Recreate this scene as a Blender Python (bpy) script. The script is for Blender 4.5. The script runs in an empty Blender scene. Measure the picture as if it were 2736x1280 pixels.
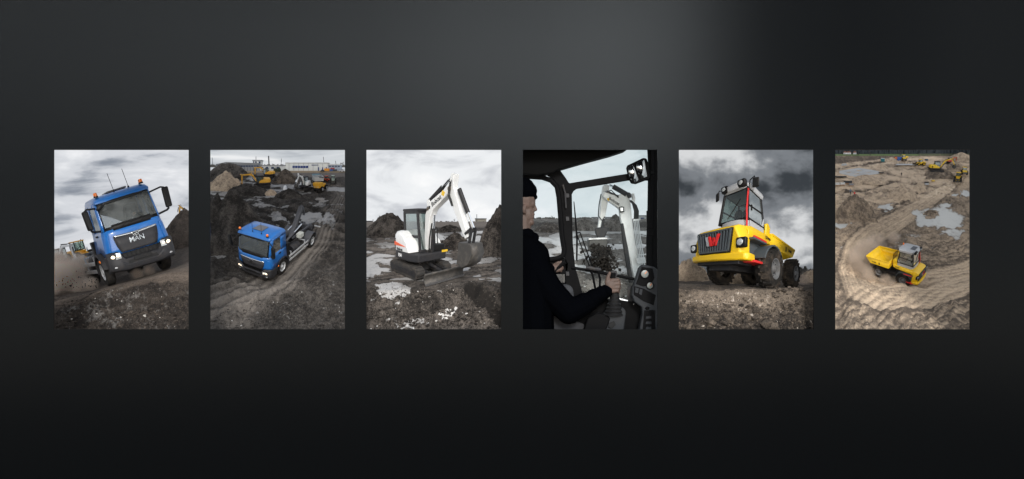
import bpy, bmesh, math, random
import numpy as np
from mathutils import Vector, Matrix, Euler

random.seed(7)
SC = bpy.context.scene
COL = SC.collection
rad = math.radians

# ------------------------------------------------------------------ camera, world, sun, exposure
CAM_D = 24.0
cam_data = bpy.data.cameras.new('camera')
cam_data.sensor_width = 36.0
cam_data.lens = 2400.0 / 2736.0 * 36.0
cam_data.clip_start = 0.1
cam_data.clip_end = 400.0
cam = bpy.data.objects.new('camera', cam_data)
COL.objects.link(cam)
cam.location = (0.0, -CAM_D, 0.0)
cam.rotation_euler = (rad(90), 0, 0)
SC.camera = cam

SUN_DIR = Vector((2.6, -24.0, 9.6)).normalized()       # from the scene towards the sun
sun_el = math.asin(SUN_DIR.z)
world = bpy.data.worlds.new('World')
SC.world = world
world.use_nodes = True
wn = world.node_tree.nodes
bg = wn['Background']
skyt = wn.new('ShaderNodeTexSky')
skyt.sky_type = 'NISHITA'
skyt.sun_disc = False
skyt.sun_elevation = sun_el
skyt.sun_rotation = math.atan2(SUN_DIR.x, SUN_DIR.y)
skyt.air_density = 1.0
skyt.dust_density = 0.4
hsv = wn.new('ShaderNodeHueSaturation')                 # overcast: the sky's colour is washed out
hsv.inputs['Saturation'].default_value = 0.35
world.node_tree.links.new(skyt.outputs[0], hsv.inputs['Color'])
world.node_tree.links.new(hsv.outputs[0], bg.inputs[0])
bg.inputs[1].default_value = 0.15

sun_data = bpy.data.lights.new('sun', 'SUN')
sun_data.energy = 1.5
sun_data.angle = rad(12)
sun_data.color = (1.0, 0.98, 0.95)
sun = bpy.data.objects.new('sun', sun_data)
COL.objects.link(sun)
sun.rotation_euler = SUN_DIR.to_track_quat('Z', 'Y').to_euler()
sun.location = (3, -40, 30)

SC.render.engine = 'CYCLES'
SC.cycles.use_denoising = True
SC.cycles.max_bounces = 6
SC.cycles.transparent_max_bounces = 12
SC.cycles.volume_bounces = 1
SC.cycles.sample_clamp_indirect = 4.0
SC.view_settings.view_transform = 'Standard'
SC.view_settings.look = 'None'
SC.view_settings.gamma = 1.0
SC.view_settings.exposure = 0.8
SC.view_settings.use_curve_mapping = False

# ------------------------------------------------------------------ geometry of the six openings
X0 = [134, 552, 969, 1387, 1804, 2222]           # left edge of each opening, less a margin of ten
U0, U1, V0, V1 = 24.0, 892.0, 24.0, 1181.0
US = 916.0 / 380.0
UW = 1.0 / (US * 100.0)                          # metres per unit on the wall


def at(p, u, v, y):
    k = (CAM_D + y) / CAM_D
    return Vector(((X0[p] + u / US - 1368.0) / 100.0 * k, y, (640.0 - (390.0 + v / US)) / 100.0 * k))


def unit(y):
    return UW * (CAM_D + y) / CAM_D


# ------------------------------------------------------------------ tagging
def tag(o, label=None, cat=None, group=None, kind=None):
    if label: o['label'] = label
    if cat: o['category'] = cat
    if group: o['group'] = group
    if kind: o['kind'] = kind
    return o


def empty(name, label, cat, loc=(0, 0, 0), group=None):
    o = bpy.data.objects.new(name, None)
    o.empty_display_size = 0.2
    COL.objects.link(o)
    o.location = loc
    return tag(o, label, cat, group)


def copy_tree(o, parent=None):
    c = o.copy()
    COL.objects.link(c)
    if parent is not None: c.parent = parent
    for ch in list(o.children): copy_tree(ch, c)
    return c


# ------------------------------------------------------------------ mesh builder
class MB:
    def __init__(self):
        self.v = []; self.f = []

    def add(self, vs, fs):
        o = len(self.v)
        self.v += [tuple(x) for x in vs]
        self.f += [tuple(i + o for i in f) for f in fs]
        return self

    def box(self, c, s, rot=None, taper=1.0):
        hx, hy, hz = s[0] / 2, s[1] / 2, s[2] / 2
        vs = []
        for z in (-1, 1):
            t = taper if z > 0 else 1.0
            for x, y in ((-1, -1), (1, -1), (1, 1), (-1, 1)):
                vs.append(Vector((x * hx * t, y * hy * t, z * hz)))
        if rot:
            m = Euler(rot).to_matrix(); vs = [m @ q for q in vs]
        c = Vector(c)
        return self.add([q + c for q in vs], [(3, 2, 1, 0), (4, 5, 6, 7), (0, 1, 5, 4), (1, 2, 6, 5), (2, 3, 7, 6), (3, 0, 4, 7)])

    def prism(self, poly, ax, a, b):
        n = len(poly); vs = []
        for t in (a, b):
            for p, q in poly:
                vs.append({'x': (t, p, q), 'y': (p, t, q), 'z': (p, q, t)}[ax])
        fs = [tuple(range(n)), tuple(range(2 * n - 1, n - 1, -1))]
        for i in range(n):
            j = (i + 1) % n
            fs.append((i, i + n, j + n, j))
        return self.add(vs, fs)

    def loft(self, rings, cap=True, closed=True):
        n = len(rings[0]); vs = [q for r in rings for q in r]; fs = []
        for i in range(len(rings) - 1):
            for j in range(n if closed else n - 1):
                k = (j + 1) % n
                fs.append((i * n + j, i * n + k, (i + 1) * n + k, (i + 1) * n + j))
        if cap:
            fs.append(tuple(range(n))[::-1]); m = (len(rings) - 1) * n
            fs.append(tuple(range(m, m + n)))
        return self.add(vs, fs)

    def tube(self, pts, r, n=8):
        pts = [Vector(q) for q in pts]; rings = []
        up = None
        for i, q in enumerate(pts):
            if i == 0: t = pts[1] - q
            elif i == len(pts) - 1: t = q - pts[i - 1]
            else: t = (pts[i + 1] - q).normalized() + (q - pts[i - 1]).normalized()
            t.normalize()
            if up is None:
                up = Vector((0, 0, 1)) if abs(t.z) < .9 else Vector((1, 0, 0))
            a = t.cross(up).normalized(); b = a.cross(t).normalized(); up = b
            rr = r[i] if isinstance(r, (list, tuple)) else r
            rings.append([q + (a * math.cos(w) + b * math.sin(w)) * rr for w in [2 * math.pi * j / n for j in range(n)]])
        return self.loft(rings)

    def bar(self, p0, p1, w, h):
        p0, p1 = Vector(p0), Vector(p1); t = (p1 - p0).normalized()
        up = Vector((0, 0, 1)) if abs(t.z) < .95 else Vector((0, 1, 0))
        a = t.cross(up).normalized(); b = a.cross(t).normalized()
        rings = [[q + a * sx * w / 2 + b * sz * h / 2 for sx, sz in ((-1, -1), (1, -1), (1, 1), (-1, 1))] for q in (p0, p1)]
        return self.loft(rings)

    def lathe(self, prof, c, ax='x', n=24, cap=True):
        """prof: list of (offset along axis, radius)"""
        rings = []
        for t, r in prof:
            ring = []
            for j in range(n):
                w = 2 * math.pi * j / n; p, q = r * math.cos(w), r * math.sin(w)
                d = {'x': (t, p, q), 'y': (p, t, q), 'z': (p, q, t)}[ax]
                ring.append((c[0] + d[0], c[1] + d[1], c[2] + d[2]))
            rings.append(ring)
        return self.loft(rings, cap=cap)

    def ell(self, c, r, n=12, m=8, rot=None):
        rings = []
        R_ = Euler(rot).to_matrix() if rot else Matrix.Identity(3)
        c = Vector(c)
        for i in range(m + 1):
            th = math.pi * (i / m) * .998 + .001
            rings.append([c + R_ @ Vector((r[0] * math.sin(th) * math.cos(2 * math.pi * j / n), r[1] * math.sin(th) * math.sin(2 * math.pi * j / n), -r[2] * math.cos(th))) for j in range(n)])
        return self.loft(rings)

    def capsule(self, p0, p1, r0, r1, n=12):
        p0, p1 = Vector(p0), Vector(p1); t = (p1 - p0).normalized()
        up = Vector((0, 0, 1)) if abs(t.z) < .9 else Vector((1, 0, 0))
        a = t.cross(up).normalized(); b = a.cross(t).normalized(); rings = []
        for cc, r, s0, s1 in ((p0, r0, -90, 0), (p1, r1, 0, 90)):
            for i in range(5):
                w = rad(s0 + (s1 - s0) * i / 4 * .99 + (.5 if s0 < 0 else 0))
                rings.append([cc + t * r * math.sin(w) + (a * math.cos(f) + b * math.sin(f)) * r * math.cos(w) for f in [2 * math.pi * j / n for j in range(n)]])
        return self.loft(rings)

    def sheet(self, pts):
        """pts: rows of points"""
        n = len(pts[0]); vs = [q for r in pts for q in r]
        fs = [(i * n + j, i * n + j + 1, (i + 1) * n + j + 1, (i + 1) * n + j) for i in range(len(pts) - 1) for j in range(n - 1)]
        return self.add(vs, fs)

    def mesh(self, name, angle=32):
        me = bpy.data.meshes.new(name)
        bm = bmesh.new()
        vs = [bm.verts.new(q) for q in self.v]
        for f in self.f:
            try: bm.faces.new([vs[i] for i in f])
            except ValueError: pass
        bmesh.ops.recalc_face_normals(bm, faces=bm.faces)
        bm.to_mesh(me); bm.free()
        me.polygons.foreach_set('use_smooth', [True] * len(me.polygons))
        if angle < 179: me.set_sharp_from_angle(angle=rad(angle))
        return me

    def build(self, name, mat, parent=None, bevel=0.0, solid=0.0, angle=32, label=None):
        me = self.mesh(name, angle)
        o = bpy.data.objects.new(name, me)
        COL.objects.link(o)
        if mat: me.materials.append(mat)
        if parent is not None: o.parent = parent
        if solid:
            m = o.modifiers.new('solidify', 'SOLIDIFY'); m.thickness = solid; m.offset = 0
        if bevel:
            m = o.modifiers.new('bevel', 'BEVEL'); m.width = bevel; m.segments = 2; m.limit_method = 'ANGLE'; m.angle_limit = rad(35)
        if label: o['label'] = label
        return o


def lettering(name, body, size, mat, parent, origin, xdir, ydir, depth=0.006, shear=0.0, squash=1.0):
    """a word as its own solid mesh: origin is its centre, xdir the reading direction, ydir its upright"""
    cu = bpy.data.curves.new(name, 'FONT')
    cu.body = body; cu.size = size; cu.align_x = 'CENTER'; cu.align_y = 'CENTER'; cu.extrude = depth; cu.shear = shear
    cu.resolution_u = 2; cu.offset = size * .012
    o = bpy.data.objects.new(name, cu); COL.objects.link(o)
    dg = bpy.context.evaluated_depsgraph_get()
    me = bpy.data.meshes.new_from_object(o.evaluated_get(dg))
    bpy.data.objects.remove(o); bpy.data.curves.remove(cu)
    x = Vector(xdir).normalized(); y = Vector(ydir).normalized(); z = x.cross(y).normalized()
    og = Vector(origin)
    for vtx in me.vertices:
        q = vtx.co.copy(); vtx.co = og + x * q.x * squash + y * q.y + z * q.z
    me.name = name
    me.materials.clear(); me.materials.append(mat)
    ob = bpy.data.objects.new(name, me); COL.objects.link(ob); ob.parent = parent
    return ob


def remeshed(mb, name, mat, parent, voxel, smooth=6, keep=1.0):
    """one continuous skin over overlapping limbs"""
    o = mb.build(name, mat, parent, angle=180)
    m = o.modifiers.new('remesh', 'REMESH'); m.mode = 'VOXEL'; m.voxel_size = voxel; m.use_smooth_shade = True
    s = o.modifiers.new('smooth', 'SMOOTH'); s.factor = .5; s.iterations = smooth
    dg = bpy.context.evaluated_depsgraph_get()
    me = bpy.data.meshes.new_from_object(o.evaluated_get(dg))
    o.modifiers.clear(); old = o.data; o.data = me; bpy.data.meshes.remove(old)
    if not me.materials: me.materials.append(mat)
    me.polygons.foreach_set('use_smooth', [True] * len(me.polygons))
    return o


# ------------------------------------------------------------------ value noise in numpy
def _hash(ix, iy, s):
    h = (ix * 374761393 + iy * 668265263 + s * 1442695041) & 0xffffffff
    h = ((h ^ (h >> 13)) * 1274126177) & 0xffffffff
    return ((h ^ (h >> 16)) & 0xffff) / 65535.0


def vnoise(x, y, s=0):
    xi = np.floor(x).astype(np.int64); yi = np.floor(y).astype(np.int64)
    fx = x - xi; fy = y - yi
    fx = fx * fx * (3 - 2 * fx); fy = fy * fy * (3 - 2 * fy)
    a = _hash(xi, yi, s); b = _hash(xi + 1, yi, s); c = _hash(xi, yi + 1, s); d = _hash(xi + 1, yi + 1, s)
    return (a * (1 - fx) + b * fx) * (1 - fy) + (c * (1 - fx) + d * fx) * fy


def fbm(x, y, s=0, octv=4, gain=.5, ridge=False):
    t = 0; a = 1; n = 0
    for i in range(octv):
        q = vnoise(x, y, s + i * 17)
        if ridge: q = 1 - np.abs(2 * q - 1)
        t = t + a * q; n += a; a *= gain; x = x * 2.03 + 11.3; y = y * 2.03 + 5.7
    return t / n


def sstep(a, b, x):
    t = np.clip((x - a) / (b - a), 0, 1)
    return t * t * (3 - 2 * t)


def seg_dist(U, V, pts):
    """distance to a polyline and signed side offset"""
    best = np.full(U.shape, 1e9)
    for (a, b), (c, d) in zip(pts[:-1], pts[1:]):
        dx, dy = c - a, d - b; L = dx * dx + dy * dy + 1e-9
        t = np.clip(((U - a) * dx + (V - b) * dy) / L, 0, 1)
        best = np.minimum(best, np.hypot(U - a - t * dx, V - b - t * dy))
    return best


# ------------------------------------------------------------------ materials
MAT = {}


def nodes(name):
    m = bpy.data.materials.new(name); m.use_nodes = True
    return m, m.node_tree.nodes, m.node_tree.links, m.node_tree.nodes['Principled BSDF']


def paint(name, col, rough=.4, metal=0.0, dirt=.25, dirtcol=(.10, .08, .065), coat=0.0, bump=.0, scale=6.0, spec=.5, fine=0.0):
    """painted metal, plastic, rubber: a base colour with streaks of dried mud and slight unevenness"""
    if name in MAT: return MAT[name]
    m, N, L, B = nodes(name)
    tc = N.new('ShaderNodeTexCoord')
    n1 = N.new('ShaderNodeTexNoise'); n1.inputs['Scale'].default_value = scale; n1.inputs['Detail'].default_value = 7; n1.inputs['Roughness'].default_value = .65
    L.new(tc.outputs['Object'], n1.inputs['Vector'])
    r1 = N.new('ShaderNodeValToRGB'); r1.color_ramp.elements[0].position = .48; r1.color_ramp.elements[1].position = .78
    r1.color_ramp.elements[0].color = (0, 0, 0, 1); r1.color_ramp.elements[1].color = (dirt, dirt, dirt, 1)
    L.new(n1.outputs['Fac'], r1.inputs['Fac'])
    mx = N.new('ShaderNodeMix'); mx.data_type = 'RGBA'
    mx.inputs[6].default_value = (*col, 1); mx.inputs[7].default_value = (*dirtcol, 1)
    L.new(r1.outputs['Color'], mx.inputs[0])
    L.new(mx.outputs[2], B.inputs['Base Color'])
    mr = N.new('ShaderNodeMapRange'); mr.inputs[3].default_value = max(.03, rough - .08); mr.inputs[4].default_value = min(1, rough + .2)
    L.new(n1.outputs['Fac'], mr.inputs[0]); L.new(mr.outputs[0], B.inputs['Roughness'])
    B.inputs['Metallic'].default_value = metal
    B.inputs['Specular IOR Level'].default_value = spec
    B.inputs['Coat Weight'].default_value = coat
    B.inputs['Coat Roughness'].default_value = .08
    if bump:
        n2 = N.new('ShaderNodeTexNoise'); n2.inputs['Scale'].default_value = scale * 6; n2.inputs['Detail'].default_value = 4
        L.new(tc.outputs['Object'], n2.inputs['Vector'])
        bp = N.new('ShaderNodeBump'); bp.inputs['Strength'].default_value = bump; bp.inputs['Distance'].default_value = .02
        L.new(n2.outputs['Fac'], bp.inputs['Height']); L.new(bp.outputs[0], B.inputs['Normal'])
    MAT[name] = m
    return m


def glass(name, tint=(.75, .82, .82), see=.55, rough=.03, dust=0.0):  # dust sets the weight of the painted reflection veil
    """window glass: part of the light goes straight through, the rest mirrors the surroundings"""
    if name in MAT: return MAT[name]
    m, N, L, B = nodes(name)
    out = N['Material Output']
    tr = N.new('ShaderNodeBsdfTransparent'); tr.inputs[0].default_value = (*tint, 1)
    gl = N.new('ShaderNodeBsdfGlossy'); gl.inputs['Roughness'].default_value = rough; gl.inputs[0].default_value = (.9, .95, .95, 1)
    fr = N.new('ShaderNodeFresnel'); fr.inputs[0].default_value = 1.5
    mr = N.new('ShaderNodeMapRange'); mr.inputs[3].default_value = 1 - see; mr.inputs[4].default_value = 1
    L.new(fr.outputs[0], mr.inputs[0])
    mx = N.new('ShaderNodeMixShader')
    L.new(mr.outputs[0], mx.inputs[0]); L.new(tr.outputs[0], mx.inputs[1]); L.new(gl.outputs[0], mx.inputs[2])
    last = mx.outputs[0]
    if dust:                                              # an uneven grey veil painted in for the pale reflection on the glass
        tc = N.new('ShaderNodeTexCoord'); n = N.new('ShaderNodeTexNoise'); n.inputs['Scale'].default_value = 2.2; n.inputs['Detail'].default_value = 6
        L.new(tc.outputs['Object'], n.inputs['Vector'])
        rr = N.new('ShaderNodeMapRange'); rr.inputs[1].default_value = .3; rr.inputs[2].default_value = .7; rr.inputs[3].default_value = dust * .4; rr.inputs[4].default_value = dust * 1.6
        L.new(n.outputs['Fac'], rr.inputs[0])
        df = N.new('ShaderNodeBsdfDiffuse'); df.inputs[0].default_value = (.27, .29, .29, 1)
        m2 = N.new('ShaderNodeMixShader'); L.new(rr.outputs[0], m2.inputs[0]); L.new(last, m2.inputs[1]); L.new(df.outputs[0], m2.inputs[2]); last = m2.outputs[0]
    L.new(last, out.inputs['Surface'])
    MAT[name] = m
    return m


def lamp_glow(name, col, strength):
    if name in MAT: return MAT[name]
    m, N, L, B = nodes(name)
    B.inputs['Base Color'].default_value = (*col, 1)
    B.inputs['Emission Color'].default_value = (*col, 1)
    B.inputs['Emission Strength'].default_value = strength
    B.inputs['Roughness'].default_value = .15
    MAT[name] = m
    return m


def cloud_sky(name, lo, mid, hi, scale=(1, 1, 1), seed=0.0, strength=1.0, p0=.32, p1=.5, p2=.7, detail=7, rough=.55, dist=.4):
    """an overcast sky that gives off its own light: noise stretched into cloud banks"""
    m, N, L, B = nodes(name)
    out = N['Material Output']; N.remove(B)
    tc = N.new('ShaderNodeTexCoord'); mp = N.new('ShaderNodeMapping')
    mp.inputs['Scale'].default_value = scale; mp.inputs['Location'].default_value = (seed, seed * .7, seed * 1.3)
    L.new(tc.outputs['Object'], mp.inputs[0])
    n1 = N.new('ShaderNodeTexNoise'); n1.inputs['Scale'].default_value = 1.0; n1.inputs['Detail'].default_value = detail
    n1.inputs['Roughness'].default_value = rough; n1.inputs['Distortion'].default_value = dist
    L.new(mp.outputs[0], n1.inputs['Vector'])
    r = N.new('ShaderNodeValToRGB'); e = r.color_ramp.elements
    r.color_ramp.interpolation = 'EASE'
    e[0].position = p0; e[0].color = (*lo, 1); e[1].position = p2; e[1].color = (*hi, 1)
    x = e.new(p1); x.color = (*mid, 1)
    L.new(n1.outputs['Fac'], r.inputs['Fac'])
    em = N.new('ShaderNodeEmission'); em.inputs[1].default_value = strength
    L.new(r.outputs['Color'], em.inputs[0]); L.new(em.outputs[0], out.inputs['Surface'])
    return m


def soil(name, dark, light, pale, wetcol=(.06, .055, .05), scale=9.0, bump=.5, grain=60.0, wet_rough=.08):
    """earth: two tones chosen by the 'tone' attribute and noise, wet film where 'wet' is set, pale chalky crumbs where 'pale' is set"""
    m, N, L, B = nodes(name)
    tc = N.new('ShaderNodeTexCoord')

    def attr(n):
        a = N.new('ShaderNodeAttribute'); a.attribute_name = n; return a.outputs['Fac']

    def noise(sc, det=6, ro=.65):
        n = N.new('ShaderNodeTexNoise'); n.inputs['Scale'].default_value = sc; n.inputs['Detail'].default_value = det; n.inputs['Roughness'].default_value = ro
        L.new(tc.outputs['Object'], n.inputs['Vector']); return n.outputs['Fac']

    def mth(op, a, b=None, clamp=False):
        n = N.new('ShaderNodeMath'); n.operation = op; n.use_clamp = clamp
        for i, q in enumerate((a, b)):
            if q is None: continue
            if isinstance(q, (int, float)): n.inputs[i].default_value = q
            else: L.new(q, n.inputs[i])
        return n.outputs[0]

    def mix(f, a, b):
        n = N.new('ShaderNodeMix'); n.data_type = 'RGBA'; n.clamp_factor = True
        L.new(f, n.inputs[0]) if not isinstance(f, float) else None
        for i, q in ((6, a), (7, b)):
            if isinstance(q, tuple): n.inputs[i].default_value = (*q, 1)
            else: L.new(q, n.inputs[i])
        return n.outputs[2]
    nb = noise(scale); nf = noise(grain, 5, .7); ng = noise(grain * 4.3, 4, .72)
    t = mth('ADD', attr('tone'), mth('MULTIPLY', mth('SUBTRACT', nb, .5), .9))
    t = mth('ADD', t, mth('MULTIPLY', mth('SUBTRACT', nf, .5), 1.25))
    t = mth('ADD', t, mth('MULTIPLY', mth('SUBTRACT', ng, .5), 1.9), True)
    wraw = mth('ADD', mth('ADD', attr('wet'), mth('MULTIPLY', mth('SUBTRACT', nb, .5), .9)), mth('MULTIPLY', mth('SUBTRACT', nf, .5), 1.1))
    damp = mth('MULTIPLY', mth('SUBTRACT', wraw, .12), 3.0, True)              # soaked margin round the water
    t = mth('MULTIPLY', t, mth('SUBTRACT', 1.0, mth('MULTIPLY', damp, .6)))
    c = mix(t, dark, light)
    pl = mth('MULTIPLY', mth('SUBTRACT', mth('ADD', attr('pale'), mth('MULTIPLY', mth('SUBTRACT', nf, .5), 1.9)), .55), 4.0, True)
    c = mix(pl, c, pale)
    wv = mth('MULTIPLY', mth('SUBTRACT', wraw, .40), 1.9, True)
    c = mix(wv, c, wetcol)
    L.new(c, B.inputs['Base Color'])
    rg = N.new('ShaderNodeMapRange'); rg.inputs[3].default_value = .88; rg.inputs[4].default_value = wet_rough
    L.new(wv, rg.inputs[0]); L.new(rg.outputs[0], B.inputs['Roughness'])
    sp = N.new('ShaderNodeMapRange'); sp.inputs[3].default_value = .25; sp.inputs[4].default_value = .9
    L.new(wv, sp.inputs[0]); L.new(sp.outputs[0], B.inputs['Specular IOR Level'])
    bp = N.new('ShaderNodeBump'); bp.inputs['Distance'].default_value = .07
    bs = N.new('ShaderNodeMapRange'); bs.inputs[3].default_value = bump; bs.inputs[4].default_value = .04
    L.new(wv, bs.inputs[0]); L.new(bs.outputs[0], bp.inputs['Strength'])
    L.new(mth('ADD', mth('ADD', nf, mth('MULTIPLY', ng, .45)), mth('MULTIPLY', nb, 1.3)), bp.inputs['Height']); L.new(bp.outputs[0], B.inputs['Normal'])
    return m


BLACK = paint('black_plastic', (.006, .006, .0065), .5, dirt=.15, spec=.3)
TRIM = paint('charcoal_plastic', (.022, .022, .025), .55, dirt=.25, bump=.1, spec=.35)
RUBBER = paint('tyre_rubber', (.011, .0105, .010), .85, dirt=.7, dirtcol=(.07, .054, .042), spec=.25, bump=.3, scale=5)
STEEL = paint('bare_steel', (.36, .36, .37), .38, metal=.9, dirt=.5)
ALU = paint('aluminium', (.62, .63, .64), .38, metal=.6, dirt=.45)
CHROME = paint('chrome', (.8, .81, .82), .14, metal=1.0, dirt=.05)
CHASSIS = paint('chassis_paint', (.016, .016, .018), .55, dirt=.45, bump=.1, spec=.35)
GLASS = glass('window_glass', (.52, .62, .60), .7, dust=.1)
SEATFAB = paint('seat_fabric', (.025, .025, .028), .9, dirt=.1)
ORANGE = paint('orange_lens', (.85, .2, .02), .2, dirt=.1)
LENS = paint('clear_lens', (.6, .62, .62), .12, metal=.4, dirt=.2)
RIM_GREY = paint('rim_grey', (.42, .43, .44), .45, metal=.3, dirt=.55)

# ------------------------------------------------------------------ the dark wall with six openings
def wall_material():
    m, N, L, B = nodes('dark_powder_coat')
    tc = N.new('ShaderNodeTexCoord')
    n = N.new('ShaderNodeTexNoise'); n.inputs['Scale'].default_value = 34.0; n.inputs['Detail'].default_value = 3; n.inputs['Roughness'].default_value = .8
    L.new(tc.outputs['Object'], n.inputs['Vector'])
    r = N.new('ShaderNodeValToRGB')
    r.color_ramp.elements[0].position = .3; r.color_ramp.elements[0].color = (.0020, .0023, .0026, 1)
    r.color_ramp.elements[1].position = .7; r.color_ramp.elements[1].color = (.0032, .0036, .0040, 1)
    L.new(n.outputs['Fac'], r.inputs['Fac']); L.new(r.outputs['Color'], B.inputs['Base Color'])
    B.inputs['Roughness'].default_value = WALL_ROUGH
    B.inputs['Specular IOR Level'].default_value = WALL_SPEC
    B.inputs['Specular Tint'].default_value = (.86, .94, 1.0, 1)
    bp = N.new('ShaderNodeBump'); bp.inputs['Strength'].default_value = .16; bp.inputs['Distance'].default_value = .01
    L.new(n.outputs['Fac'], bp.inputs['Height']); L.new(bp.outputs[0], B.inputs['Normal'])
    return m


WALL_ROUGH, WALL_SPEC = .24, .029
WX = [(144, 504), (561.5, 921.5), (979, 1339), (1397, 1757), (1814, 2174), (2232, 2592)]


# the sheet is gently curved: how far it turns from facing straight forward, along its length
_BX = np.array([-17, -13.2, -7.8, -3.7, -1.2, .7, 2.8, 4.5, 6.1, 7.1, 9.3, 12.3, 17])
_BT = np.array([15, 13.0, 7.8, 4.0, 2.3, .6, 0, .3, 1.9, 3.2, 3.2, -2.2, -6.0])
_CX = np.linspace(-19, 19, 400)
_CY = np.cumsum(np.tan(np.radians(np.interp(_CX, _BX, _BT)))) * (_CX[1] - _CX[0])
_CY = _CY - _CY.max() - .12


# the sheet leans back a little, less and less towards its foot
_LZ = np.linspace(-12, 9, 300)
_LY = np.cumsum(np.tan(np.radians(np.interp(_LZ, [-9, -6, -1, 3], [-4.5, -3.0, 3.5, 5.0])))) * (_LZ[1] - _LZ[0])
_LY = _LY - np.interp(0, _LZ, _LY)


def on_wall(x0, z0):
    k = 1.0
    for _ in range(12): k = (CAM_D + float(np.interp(x0 * k, _CX, _CY)) + float(np.interp(z0 * k, _LZ, _LY))) / CAM_D
    return (x0 * k, CAM_D * (k - 1.0), z0 * k)


def build_wall():
    xs = set(np.linspace(-17.0, 17.0, 137).round(3).tolist()); zs = set(np.linspace(-9.5, 6.9, 36).round(3).tolist())
    wins = [((a - 1368) / 100, (b - 1368) / 100) for a, b in WX]
    for a, b in wins: xs |= {round(a, 3), round(b, 3)}
    zs |= {2.4, -2.4}
    xs = sorted(xs); zs = sorted(zs)
    xs = [x for i, x in enumerate(xs) if not any(abs(x - w) < .06 and x != round(w, 3) for ab in wins for w in ab)]
    zs = [z for z in zs if not any(abs(z - w) < .06 and z != w for w in (2.4, -2.4))]
    vs = []; idx = {}; fs = []
    for i in range(len(xs) - 1):
        for j in range(len(zs) - 1):
            cx = (xs[i] + xs[i + 1]) / 2; cz = (zs[j] + zs[j + 1]) / 2
            if abs(cz) < 2.4 and any(a < cx < b for a, b in wins): continue
            q = []
            for x, z in ((xs[i], zs[j]), (xs[i + 1], zs[j]), (xs[i + 1], zs[j + 1]), (xs[i], zs[j + 1])):
                if (x, z) not in idx:
                    idx[(x, z)] = len(vs)
                    vs.append(on_wall(x, z))
                q.append(idx[(x, z)])
            fs.append(tuple(q))
    mb = MB(); mb.add(vs, fs)
    o = mb.build('wall', wall_material(), angle=180)
    o.data.polygons.foreach_set('use_smooth', [True] * len(o.data.polygons))
    m = o.modifiers.new('solidify', 'SOLIDIFY'); m.thickness = .04; m.offset = 1.0
    if sum(1 for p in o.data.polygons if p.normal.y > 0) < len(o.data.polygons) / 2: m.offset = -1.0
    e = o.modifiers.new('split', 'EDGE_SPLIT'); e.split_angle = rad(40)
    tag(o, 'dark charcoal powder-coated wall pierced by a row of six upright openings', 'wall', kind='structure')
    return o


build_wall()
fl = MB().box((0, -18, -9.6), (60, 60, .2)).build('floor', paint('dark_floor', (.006, .0065, .007), .7, dirt=.1, spec=.2))
tag(fl, kind='structure')

# ------------------------------------------------------------------ skies behind the openings
BACK_Y = 9.6


def build_sky(p, mat, top=-160, bottom=1320):
    rows = []
    path = [(-40, .25), (-40, 3), (-40, 6), (-34, 8), (-10, 9.2), (40, BACK_Y), (458, BACK_Y + .25), (876, BACK_Y), (926, 9.2), (950, 8), (956, 6), (956, 3), (956, .25)]
    for v in np.linspace(bottom, top, 5):
        rows.append([at(p, u, v, y) for u, y in path])
    mb = MB(); mb.sheet(rows)
    o = mb.build('sky', mat, angle=180)
    tag(o, kind='structure')
    return o


SKY_LEVEL = .57
SKY = [
    cloud_sky('sky_streaked', (.25, .28, .33), (.66, .68, .72), (.90, .91, .93), (.28, .3, 1.0), 3.1, SKY_LEVEL),
    cloud_sky('sky_low_grey', (.40, .43, .47), (.62, .65, .68), (.85, .86, .87), (.3, .3, 2.2), 8.4, SKY_LEVEL),
    cloud_sky('sky_bright', (.56, .58, .62), (.86, .88, .90), (1.0, 1.0, 1.0), (.3, .3, .7), 5.2, SKY_LEVEL),
    cloud_sky('sky_pale_blue', (.50, .60, .64), (.74, .81, .84), (.94, .96, .98), (.35, .3, .8), 1.7, SKY_LEVEL),
    cloud_sky('sky_stormy', (.045, .052, .06), (.20, .215, .235), (.68, .69, .70), (.42, .4, .6), 12.6, SKY_LEVEL, .35, .5, .66, 8, .52, .15),
    cloud_sky('sky_hazy', (.50, .53, .57), (.74, .76, .78), (.9, .9, .9), (.3, .3, 1.5), 6.6, SKY_LEVEL),
]
for p_ in range(6): build_sky(p_, SKY[p_])

# ------------------------------------------------------------------ vehicle poses: heading, pitch, roll, scale, place, slight taper away from the viewer
POSE = {}
DIM = {}
POSE['truck1'] = ((35.17, 7.04, -14.51), 0.8450, (-10.371, 1.60, -1.057), (-0.0242, 0.0094, -0.0377))
DIM['truck1'] = dict(rw=0.79, rz=2.64, ww=0.81, wz=1.79, wy=-0.04, ry=0.18, bw=1.04, bz=0.40, bt=1.04, hx=0.84, hz=0.92, ax=1.11, ay=1.30, ar=0.49, ly=1.73, gz=1.28, ay2=5.21, ey=6.60)
POSE['truck2'] = ((-25.01, 35.51, 3.10), 0.5057, (-7.769, 3.20, -1.189), (-0.0243, 0.0491, -0.0545))
DIM['truck2'] = dict(rw=1.01, rz=2.62, ww=0.99, wz=1.72, wy=0.03, ry=0.30, bw=1.20, bz=0.39, bt=1.00, hx=0.92, hz=0.78, ax=1.15, ay=1.24, ar=0.53, ly=1.68, gz=1.20, ay2=5.24, ey=6.59)
POSE['exc3'] = ((39.99, 14.08, -0.07), 0.6299, (-2.708, 2.60, -0.948), (0.0507, 0.0638, -0.0502))
DIM['exc3'] = dict(tx=0.92, ty=1.22, tyf=1.10, th=0.50, by=1.79, bw=1.02, bh=0.45, hx=0.88, hy=1.06, cx0=-0.36, cx1=0.40, cy0=-0.55, cy1=0.56, cz=2.59, cb=1.05)
POSE['dump5'] = ((-60.19, -0.32, 1.34), 1.0221, (5.728, 1.50, -1.321), (-0.1012, 0.1808, -0.0102))
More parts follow.
